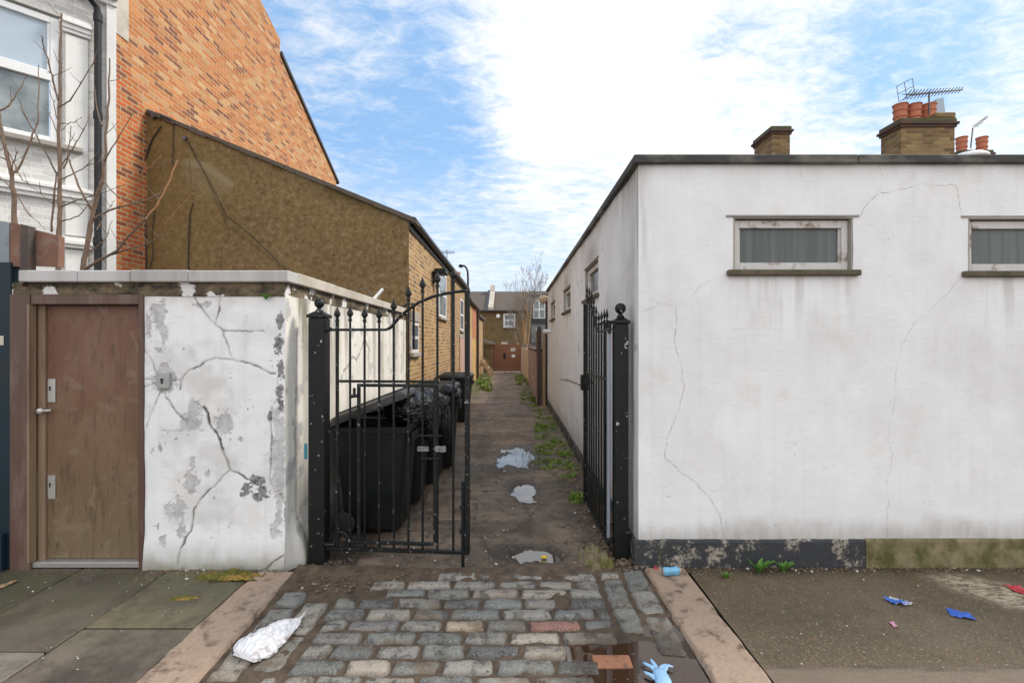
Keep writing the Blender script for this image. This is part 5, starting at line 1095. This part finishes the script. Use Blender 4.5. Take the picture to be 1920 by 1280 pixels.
sapling('bare sapling leaning right with orange twigs across the brown gable', [([(370, 1200), (400, 1020), (415, 930), (450, 820), (465, 720), (475, 560), (485, 400), (487, 260)], .024, .005, 0), ([(405, 930), (350, 830), (310, 720), (300, 690)], .010, .004, 0), ([(455, 560), (430, 480), (418, 380)], .006, .002, 0), ([(465, 720), (510, 640), (600, 490)], .007, .002, 0), ([(420, 970), (500, 930), (620, 900), (720, 860)], .009, .006, 0), ([(640, 980), (700, 910), (745, 820), (790, 710)], .008, .006, 1), ([(375, 1200), (520, 1115), (600, 1020), (650, 970)], .012, .007, 0), ([(420, 1160), (560, 1110), (660, 1080), (725, 1045)], .008, .004, 0), ([(730, 1000), (800, 920), (855, 860)], .005, .004, 1), ([(630, 775), (670, 740), (715, 690)], .005, .003, 1), ([(455, 800), (520, 870), (640, 915)], .006, .003, 0), ([(430, 1020), (480, 930), (510, 890)], .005, .002, 0), ([(400, 1120), (470, 1060), (500, 980)], .005, .002, 0), ([(415, 930), (440, 830), (445, 770)], .005, .002, 0)], 4.6, (-4.02, 4.6, 0))
# bits on the shed roof
o = MB().tube([(-1.78, 6.2, 2.24), (-1.66, 6.25, 2.39)], .022, 4).build('plastic_offcut', M['whiteplastic'], loc=(-1.78, 6.2, 2.24)); tag(o, 'white plastic strip poking up from the shed coping', 'plastic strip')
o = MB().tube([(-1.76+.10*math.cos(a), 5.7, 2.27+.06*math.sin(a)+.02*a/6) for a in np.linspace(-.6, 6.0, 24)], .004, 5).build('wire_loop', M['alu'], loc=(-1.76, 5.7, 2.24)); tag(o, 'thin loop of wire lying on the shed coping', 'wire')
o = MB().tube([(-1.70, 7.5, 2.24), (-1.62, 7.55, 2.30), (-1.60, 7.8, 2.32), (-1.62, 8.0, 2.28), (-1.63, 8.05, 1.6)], .02, 8).build('cable', M['blackpipe'], loc=(-1.7, 7.5, 2.24)); tag(o, 'black cable arching from the shed end down the brick wall', 'cable')

# ------------------------------------------------------------------ PLANTS
def blades(mb, c, n, h, spread, rnd, lean=.5, w=.005):
    for _ in range(n):
        a = rnd.uniform(0, 6.28); q = spread*math.sqrt(rnd.random()); b = Vector((c[0]+q*math.cos(a), c[1]+q*math.sin(a), c[2])); hh = h*rnd.uniform(.4, 1.1); a2 = rnd.uniform(0, 6.28); l = lean*hh*rnd.uniform(.2, 1.2)
        d = Vector((math.cos(a2), math.sin(a2), 0)); s = Vector((-d.y, d.x, 0))*w*rnd.uniform(.6, 1.3); m_ = b+d*l*.35+Vector((0, 0, hh*.65)); tp = b+d*l+Vector((0, 0, hh))
        mb.add([b-s, b+s, m_+s*.8, m_-s*.8, tp], [(0, 1, 2, 3), (3, 2, 4)])
rg = random.Random(3); mb = MB()
def patch(px0, px1, py0, py1, n, h):
    for _ in range(n):
        g = G(rg.uniform(px0, px1), rg.uniform(py0, py1))
        if g.x > .93: g.x = rg.uniform(.8, .93)
        if g.x < -1.6: g.x = -1.55
        if float(fbm(np.array(g.x*4), np.array(g.y*2.5), 3, 44)) < .49: continue
        blades(mb, (g.x, g.y, float(alleyz(g.x, g.y))-.005), 14, h*rg.uniform(.4, 1.2), .05, rg, .9, .0032+.0005*g.y)
patch(1004, 1072, 780, 880, 330, .045); patch(978, 1012, 732, 762, 110, .07); patch(967, 990, 703, 722, 90, .13); patch(894, 922, 708, 735, 110, .16); patch(1000, 1030, 765, 800, 60, .05); patch(1072, 1092, 925, 942, 12, .05); patch(1040, 1085, 850, 900, 40, .05)
for (px, py) in ((1083, 934), (1057, 852), (1045, 830), (1020, 800), (1000, 752), (985, 715), (905, 722), (910, 730)):
    g = G(px, py); blades(mb, (min(g.x, .9), g.y, 0), 90, .06 if g.y < 10 else .18, .09, rg, .8, .005+.0006*g.y)
stuff(mb.build('grass', M['grass'], recalc=False), 'patchy green grass and moss along the foot of the alley walls', 'grass')
def weed(label, x, y, h, n, sd):
    r_ = random.Random(sd); mb = MB()
    for k in range(n):
        a = 6.28*k/n+r_.uniform(-.3, .3); d = Vector((math.cos(a), math.sin(a)*.6, 0)); L = h*r_.uniform(.6, 1.15); s = Vector((-d.y, d.x, 0)); p0 = Vector((x, y, .0)); pr = None
        lean = r_.uniform(.25, .9)
        for i in range(7):                                              # serrated leaf built from tapered lobes
            f = i/6; q = p0+d*L*lean*f+Vector((0, 0, L*(f-.35*f*f))); wd = L*.16*math.sin(math.pi*min(1, f*.9+.08))*(1.25 if i % 2 else .7)
            cur = [q-s*wd, q+Vector((0, 0, -.004)), q+s*wd]
            if pr: o_ = len(mb.v); mb.add(pr+cur, [(0, 1, 4, 3), (1, 2, 5, 4)])
            pr = cur
    o = mb.build('weed', M['weed'], loc=(x, y, 0), recalc=False); return tag(o, label, 'weed', 'weeds at the foot of the plinth')
weed('upright leafy green weed against the black plinth', G(1424, 1076).x, 3.58, .14, 16, 1); weed('broad leafed green weed beside the black plinth, right of the upright one', G(1468, 1072).x, 3.6, .11, 14, 2)
weed('low scrubby weed among litter near the blue can', G(1358, 1082).x, 3.50, .06, 18, 3)
o = weed('small bright green plant growing under the shed coping', -1.83, YS-.03, .06, 26, 5); o.location.z = 2.02; o.name = 'coping_plant'; del o['group']
# ------------------------------------------------------------------ RUBBLE, MOSS, LITTER
def pebble(mb, c, r, rnd):
    t = (1+5**.5)/2; vs = [Vector(p).normalized() for p in ((-1, t, 0), (1, t, 0), (-1, -t, 0), (1, -t, 0), (0, -1, t), (0, 1, t), (0, -1, -t), (0, 1, -t), (t, 0, -1), (t, 0, 1), (-t, 0, -1), (-t, 0, 1))]
    fs = ((0, 11, 5), (0, 5, 1), (0, 1, 7), (0, 7, 10), (0, 10, 11), (1, 5, 9), (5, 11, 4), (11, 10, 2), (10, 7, 6), (7, 1, 8), (3, 9, 4), (3, 4, 2), (3, 2, 6), (3, 6, 8), (3, 8, 9), (4, 9, 5), (2, 4, 11), (6, 2, 10), (8, 6, 7), (9, 8, 1))
    sx, sy, sz = rnd.uniform(.7, 1.3), rnd.uniform(.7, 1.3), rnd.uniform(.35, .8)
    R = Matrix.Rotation(rnd.uniform(0, 6.28), 3, 'Z')
    mb.add([Vector(c)+R @ Vector((v.x*sx, v.y*sy, v.z*sz))*r*rnd.uniform(.8, 1.2) for v in vs], fs)
st, pb = MB(), MB()
for _ in range(3600):
    x = rg.uniform(-1.6, .95); y = 3.6+rg.random()**1.8*8
    pebble(st if rg.random() < .95 else pb, (x, y, float(alleyz(x, y))), rg.choice((.003, .004, .005, .006, .007, .009, .012)), rg)
for _ in range(800):
    y = 3.7+4.5*rg.random()**1.3; x = .95-abs(rg.gauss(0, .16)); pebble(st if rg.random() < .985 else pb, (x, y, float(alleyz(x, y))+.004), rg.uniform(.005, .024), rg)
lf = MB()
def leaflet(x, y, z, r):
    a = rg.uniform(0, 6.28); d = Vector((math.cos(a), math.sin(a), rg.uniform(-.1, .25)))*r; q = Vector((-d.y, d.x, 0))*rg.uniform(.25, .6); c_ = Vector((x, y, z+.003)); h_ = Vector((0, 0, r*rg.uniform(.05, .5)))
    lf.add([c_-d, c_-q*.8+h_, c_+q*.8+h_*.4, c_+d+h_, c_+d*.3+q*.9, c_+d*.3-q*.9+h_*.6], [(0, 1, 5), (0, 2, 4), (0, 5, 3, 4)])
for _ in range(420):
    x = .95-abs(rg.gauss(0, .15)); y = 3.65+4*rg.random()**1.4; leaflet(x, y, float(alleyz(x, y)), rg.uniform(.006, .022))
for _ in range(330):
    x = rg.uniform(-1.55, -.6); y = rg.uniform(3.3, 4.1); leaflet(x, y, float(alleyz(x, y)) if y > 3.6 else .003, rg.uniform(.005, .016))
for _ in range(260):
    x = rg.uniform(1.0, 4.1); y = 3.65-abs(rg.gauss(0, .06)); leaflet(x, y, .004, rg.uniform(.005, .016))
for _ in range(200):
    x = rg.uniform(-3.6, -1.7); y = 3.62-abs(rg.gauss(0, .07)); leaflet(x, y, .006, rg.uniform(.005, .014))
for _ in range(260):
    x = rg.uniform(-1.5, .95); y = rg.uniform(2.4, 3.6); leaflet(x, y, .0, rg.uniform(.003, .009))
for _ in range(150):
    x = rg.uniform(-1.3, .6); y = 3.7+6*rg.random()**1.5; leaflet(x, y, float(alleyz(x, y)), rg.uniform(.004, .012))
stuff(lf.build('leaf_litter', M['deadleaf'], recalc=False), 'brown dead leaf fragments along wall feet, kerbs and the alley', 'leaf litter')
for _ in range(160):
    x = rg.uniform(-1.55, -.75); y = rg.uniform(3.3, 3.85); pebble(st if rg.random() < .92 else pb, (x, y, float(alleyz(x, y)) if y > 3.6 else .002), rg.uniform(.004, .013), rg)
for _ in range(260):
    x = rg.uniform(-2.75, -1.7); y = 3.62-abs(rg.gauss(0, .06)); pebble(st if rg.random() < .94 else pb, (x, y, .006), rg.uniform(.004, .012), rg)
for _ in range(260):
    x = rg.uniform(1.0, 4.2); y = 3.655-abs(rg.gauss(0, .05)); pebble(st if rg.random() < .93 else pb, (x, y, .006), rg.uniform(.003, .012), rg)
for _ in range(70):
    x = rg.uniform(1.35, 4.0); y = rg.uniform(2.55, 3.5); pebble(pb if rg.random() < .5 else st, (x, y, .006), rg.uniform(.002, .006), rg)
for _ in range(40):
    x = rg.uniform(-3.4, -1.95); y = rg.uniform(2.5, 3.5); pebble(pb, (x, y, .006), rg.uniform(.002, .0055), rg)
stuff(st.build('rubble', M['stone'], recalc=False), 'small brown stones and dirt crumbs over the alley and wall feet', 'rubble')
stuff(pb.build('pale_grit', M['palebits'], recalc=False), 'scattered pale chips and cigarette ends on alley and pavements', 'grit')
# moss heaps on the flag pavement by the shed
def mound(name, label, cat, c, rx, ry, h, mat, sd, flat=True):
    u = np.linspace(-1, 1, 46); U, V = np.meshgrid(u, u, indexing='ij'); d = np.hypot(U, V)+(fbm(U*2.6+sd, V*2.6, 5, sd)-.5)*1.9
    Z = np.clip(1-d, -.25, 1); Z = np.sign(Z)*np.abs(Z)**.7*h*(.6+.8*fbm(U*5, V*5, 4, sd+1))
    vs = [(c[0]+a*rx, c[1]+b*ry, c[2]+z) for a, b, z in zip(U.ravel(), V.ravel(), Z.ravel())]
    fs = [(i*46+j, (i+1)*46+j, (i+1)*46+j+1, i*46+j+1) for i in range(45) for j in range(45)]
    o = MB().add(vs, fs).build(name, M[mat], loc=c, smooth=True, recalc=False); return tag(o, label, cat)
g = G(430, 1084); mound('moss_heap', 'yellow green moss heap at the shed foot beside the left kerb', 'moss', (g.x, g.y, .004), .24, .065, .05, 'mossy', 4)
g = G(345, 1122); mound('moss_patch', 'small yellow moss patch in the middle of the paving flags', 'moss', (g.x, g.y, .006), .10, .035, .012, 'mossy', 9)
g = G(1128, 1050); mound('mossy_rock', 'mossy rounded rock at the foot of the right gate post', 'rock', (.66, 3.78, -.03), .14, .17, .13, 'rock', 12)
# white carrier bag
u = np.linspace(0, 2*math.pi, 110, endpoint=False); L = np.linspace(0, 1, 70); U, T = np.meshgrid(u, L, indexing='ij')
wid = .112*np.sin(np.clip(T*1.06+.04, 0, 1)**.55*math.pi)**.75*(1-.12*T)+.004; hgt = .042*np.sin(np.clip(T*1.05+.03, 0, 1)**.6*math.pi)**.8+.003
rid = (1-np.abs(2*fbm(T*3+2, np.cos(U)*3+np.sin(U)*2, 4, 5)-1)*2.4)
rr2 = 1+.26*(rid-.4)+.22*(fbm(T*3, np.cos(U)*2+3, 3, 8)-.5)
lx = np.cos(U)*wid*rr2; lz = np.maximum(np.sin(U)*hgt*rr2*(1+.6*rid*(np.sin(U) > 0)), -.004)+.014
A0, A1 = Vector((-1.445, 2.60, 0)), Vector((-1.275, 3.0, 0)); dd = (A1-A0); pe = Vector((dd.y, -dd.x, 0)).normalized()
Xw = A0.x+dd.x*T+pe.x*lx; Yw = A0.y+dd.y*T+pe.y*lx; Zw = lz+.03*sstep(.86, 1.0, T)*(.5+.5*np.cos(U-.6))
vs = list(zip(Xw.ravel(), Yw.ravel(), Zw.ravel())); fs = [(i*70+j, ((i+1) % 110)*70+j, ((i+1) % 110)*70+j+1, i*70+j+1) for i in range(110) for j in range(69)]
fs += [tuple(i*70 for i in range(110))[::-1], tuple(i*70+69 for i in range(110))]
o = MB().add(vs, fs).build('carrier_bag', M['bagwhite'], loc=(-1.37, 2.8, 0), smooth=True); tag(o, 'crumpled white plastic carrier bag lying on the setts beside the left kerb', 'plastic bag')
# crushed can
cn = thing('drinks_can', 'crushed light blue drinks can lying at the top of the right kerb', 'can', (1.16, 3.52, 0))
Rm = Matrix.Rotation(math.radians(90), 4, 'Y') ; Rm = Matrix.Rotation(math.radians(8), 4, 'Z') @ Rm
prof = [(.026, -.062), (.033, -.052), (.032, -.03), (.028, -.005), (.031, .02), (.033, .045), (.027, .056)]
MB().lathe(prof, (1.155, 3.52, .044), 20, Rm, sy=.8).build('can_body', M['bluecan'], cn, smooth=True)
MB().lathe([(.004, .057), (.022, .057), (.026, .062), (.024, .065), (.004, .060)], (1.155, 3.52, .044), 20, Rm, sy=.8).lathe([(.004, -.066), (.020, -.066), (.0255, -.0625)], (1.155, 3.52, .044), 20, Rm, sy=.8).build('can_end', M['steel'], cn, smooth=True)
# nitrile glove: palm and five flattened fingers
mb = MB(); gc = Vector((.70, 2.44, -.010))
def gp(px, py): q = G(px, py); return Vector((q.x, q.y, 0))
def fing(pts, r):
    loops = []
    for i, p in enumerate(pts):
        d = (pts[min(i+1, len(pts)-1)]-pts[max(0, i-1)]).normalized(); s = Vector((-d.y, d.x, 0)); w = r[i]
        loops.append([p+s*w*math.cos(2*math.pi*k/12)+Vector((0, 0, .0+.45*w*math.sin(2*math.pi*k/12)+.002)) for k in range(12)])
    mb.loft(loops)
fing([gp(1250, 1300), gp(1243, 1275), gp(1237, 1262), gp(1232, 1254)], [.040, .042, .038, .022])
fing([gp(1233, 1262), gp(1222, 1250), gp(1212, 1245), gp(1205, 1241)], [.014, .012, .011, .005])
fing([gp(1231, 1258), gp(1228, 1247), gp(1223, 1240), gp(1220, 1235)], [.014, .012, .010, .005])
fing([gp(1237, 1258), gp(1240, 1250), gp(1247, 1247), gp(1256, 1247)], [.013, .012, .011, .006])
fing([gp(1243, 1262), gp(1248, 1252), gp(1252, 1247), gp(1262, 1250)], [.013, .012, .010, .006])
fing([gp(1232, 1274), gp(1222, 1266), gp(1213, 1262), gp(1208, 1258)], [.015, .013, .011, .006])
o = mb.build('rubber_glove', M['glove'], loc=(.70, 2.44, 0), smooth=True); tag(o, 'pale blue rubber glove lying in the brown puddle on the setts', 'glove')
def scrap(name, label, cat, px, mat, h=.012, rings=6, sub=6):
    B_ = [G(a, b) for a, b in px]; n = len(B_); E = []
    for i in range(n):
        for k in range(sub): E.append(B_[i].lerp(B_[(i+1) % n], k/sub))
    c_ = sum(B_, Vector())/n; m = len(E); sd = len(label); top = []
    for r in range(1, rings+1):
        for i, e in enumerate(E):
            q = c_.lerp(e, r/rings*(1+.06*math.sin(i*2.3+sd)*(r == rings))); z = .007+h*abs(2*float(fbm(np.array(q.x*26+sd), np.array(q.y*30), 3, sd))-1)*1.6+h*.5*float(vn(np.array(q.x*60), np.array(q.y*60), sd)); top.append(Vector((q.x, q.y, z)))
    vs = [c_+Vector((0, 0, .007+h*.6))]+top; fs = [(0, 1+i, 1+(i+1) % m) for i in range(m)]
    for r in range(rings-1): fs += [(1+r*m+i, 1+(r+1)*m+i, 1+(r+1)*m+(i+1) % m, 1+r*m+(i+1) % m) for i in range(m)]
    N_ = len(vs); vs = vs+[v-Vector((0, 0, .002)) for v in vs]; fs += [tuple(k+N_ for k in f[::-1]) for f in fs]
    o_ = 1+(rings-1)*m; fs += [(o_+i, o_+N_+i, o_+N_+(i+1) % m, o_+(i+1) % m) for i in range(m)]
    o = MB().add(vs, fs).build(name, M[mat], loc=c_); return tag(o, label, cat)
scrap('paper_scrap', 'torn bright blue and white wrapper scrap on the right pavement', 'litter', [(1656, 1126), (1668, 1124), (1690, 1127), (1712, 1136), (1700, 1140), (1676, 1136)], 'bluewrapper', .02)
scrap('paper_scrap', 'long pointed blue strip on the right pavement, right of the torn wrapper', 'litter', [(1775, 1145), (1790, 1146), (1818, 1154), (1832, 1165), (1810, 1162), (1784, 1157)], 'bluepaper')
scrap('paper_scrap', 'small pink diamond of paper on the right pavement', 'litter', [(1667, 1168), (1676, 1169), (1683, 1178), (1677, 1179)], 'pinkpaper')
scrap('plastic_scrap', 'red plastic litter at the right edge of the picture', 'litter', [(1880, 1099), (1900, 1102), (1925, 1108), (1930, 1120), (1905, 1112)], 'redlitter', .02)
scrap('wooden_stick', 'pale orange wooden stick on the flags at the left edge', 'litter', [(-4, 1102), (30, 1090), (32, 1093), (-4, 1107)], 'timber')
scrap('wrapper', 'green scrap of film on the door threshold step', 'litter', [(82, 1062), (94, 1059), (100, 1063), (90, 1066)], 'weed')
q = G(1020, 1040); o = MB().box(q.x-.022, q.x+.022, q.y-.012, q.y+.012, -.022, -.006, .003).build('plastic_fragment', M['yellow'], loc=(q.x, q.y, -.02)); tag(o, 'small yellow plastic piece at the edge of the front puddle', 'litter')
q = G(1228, 1066); o = MB().lathe([(.004, 0), (.014, .004), (.016, .014), (.012, .024), (.003, .028)], (q.x, q.y-.02, .0), 10).build('red_berry', M['redlitter'], loc=(q.x, q.y-.02, 0)); tag(o, 'tiny red round speck of litter at the corner of the black plinth', 'litter')
o = MB().box(-1.605, -1.582, 3.745, 3.757, .80, .92, .003).build('sticker_tab', M['teal'], loc=(-1.6, 3.76, .78)); tag(o, 'small turquoise tab stuck beside the left gate post', 'tab')
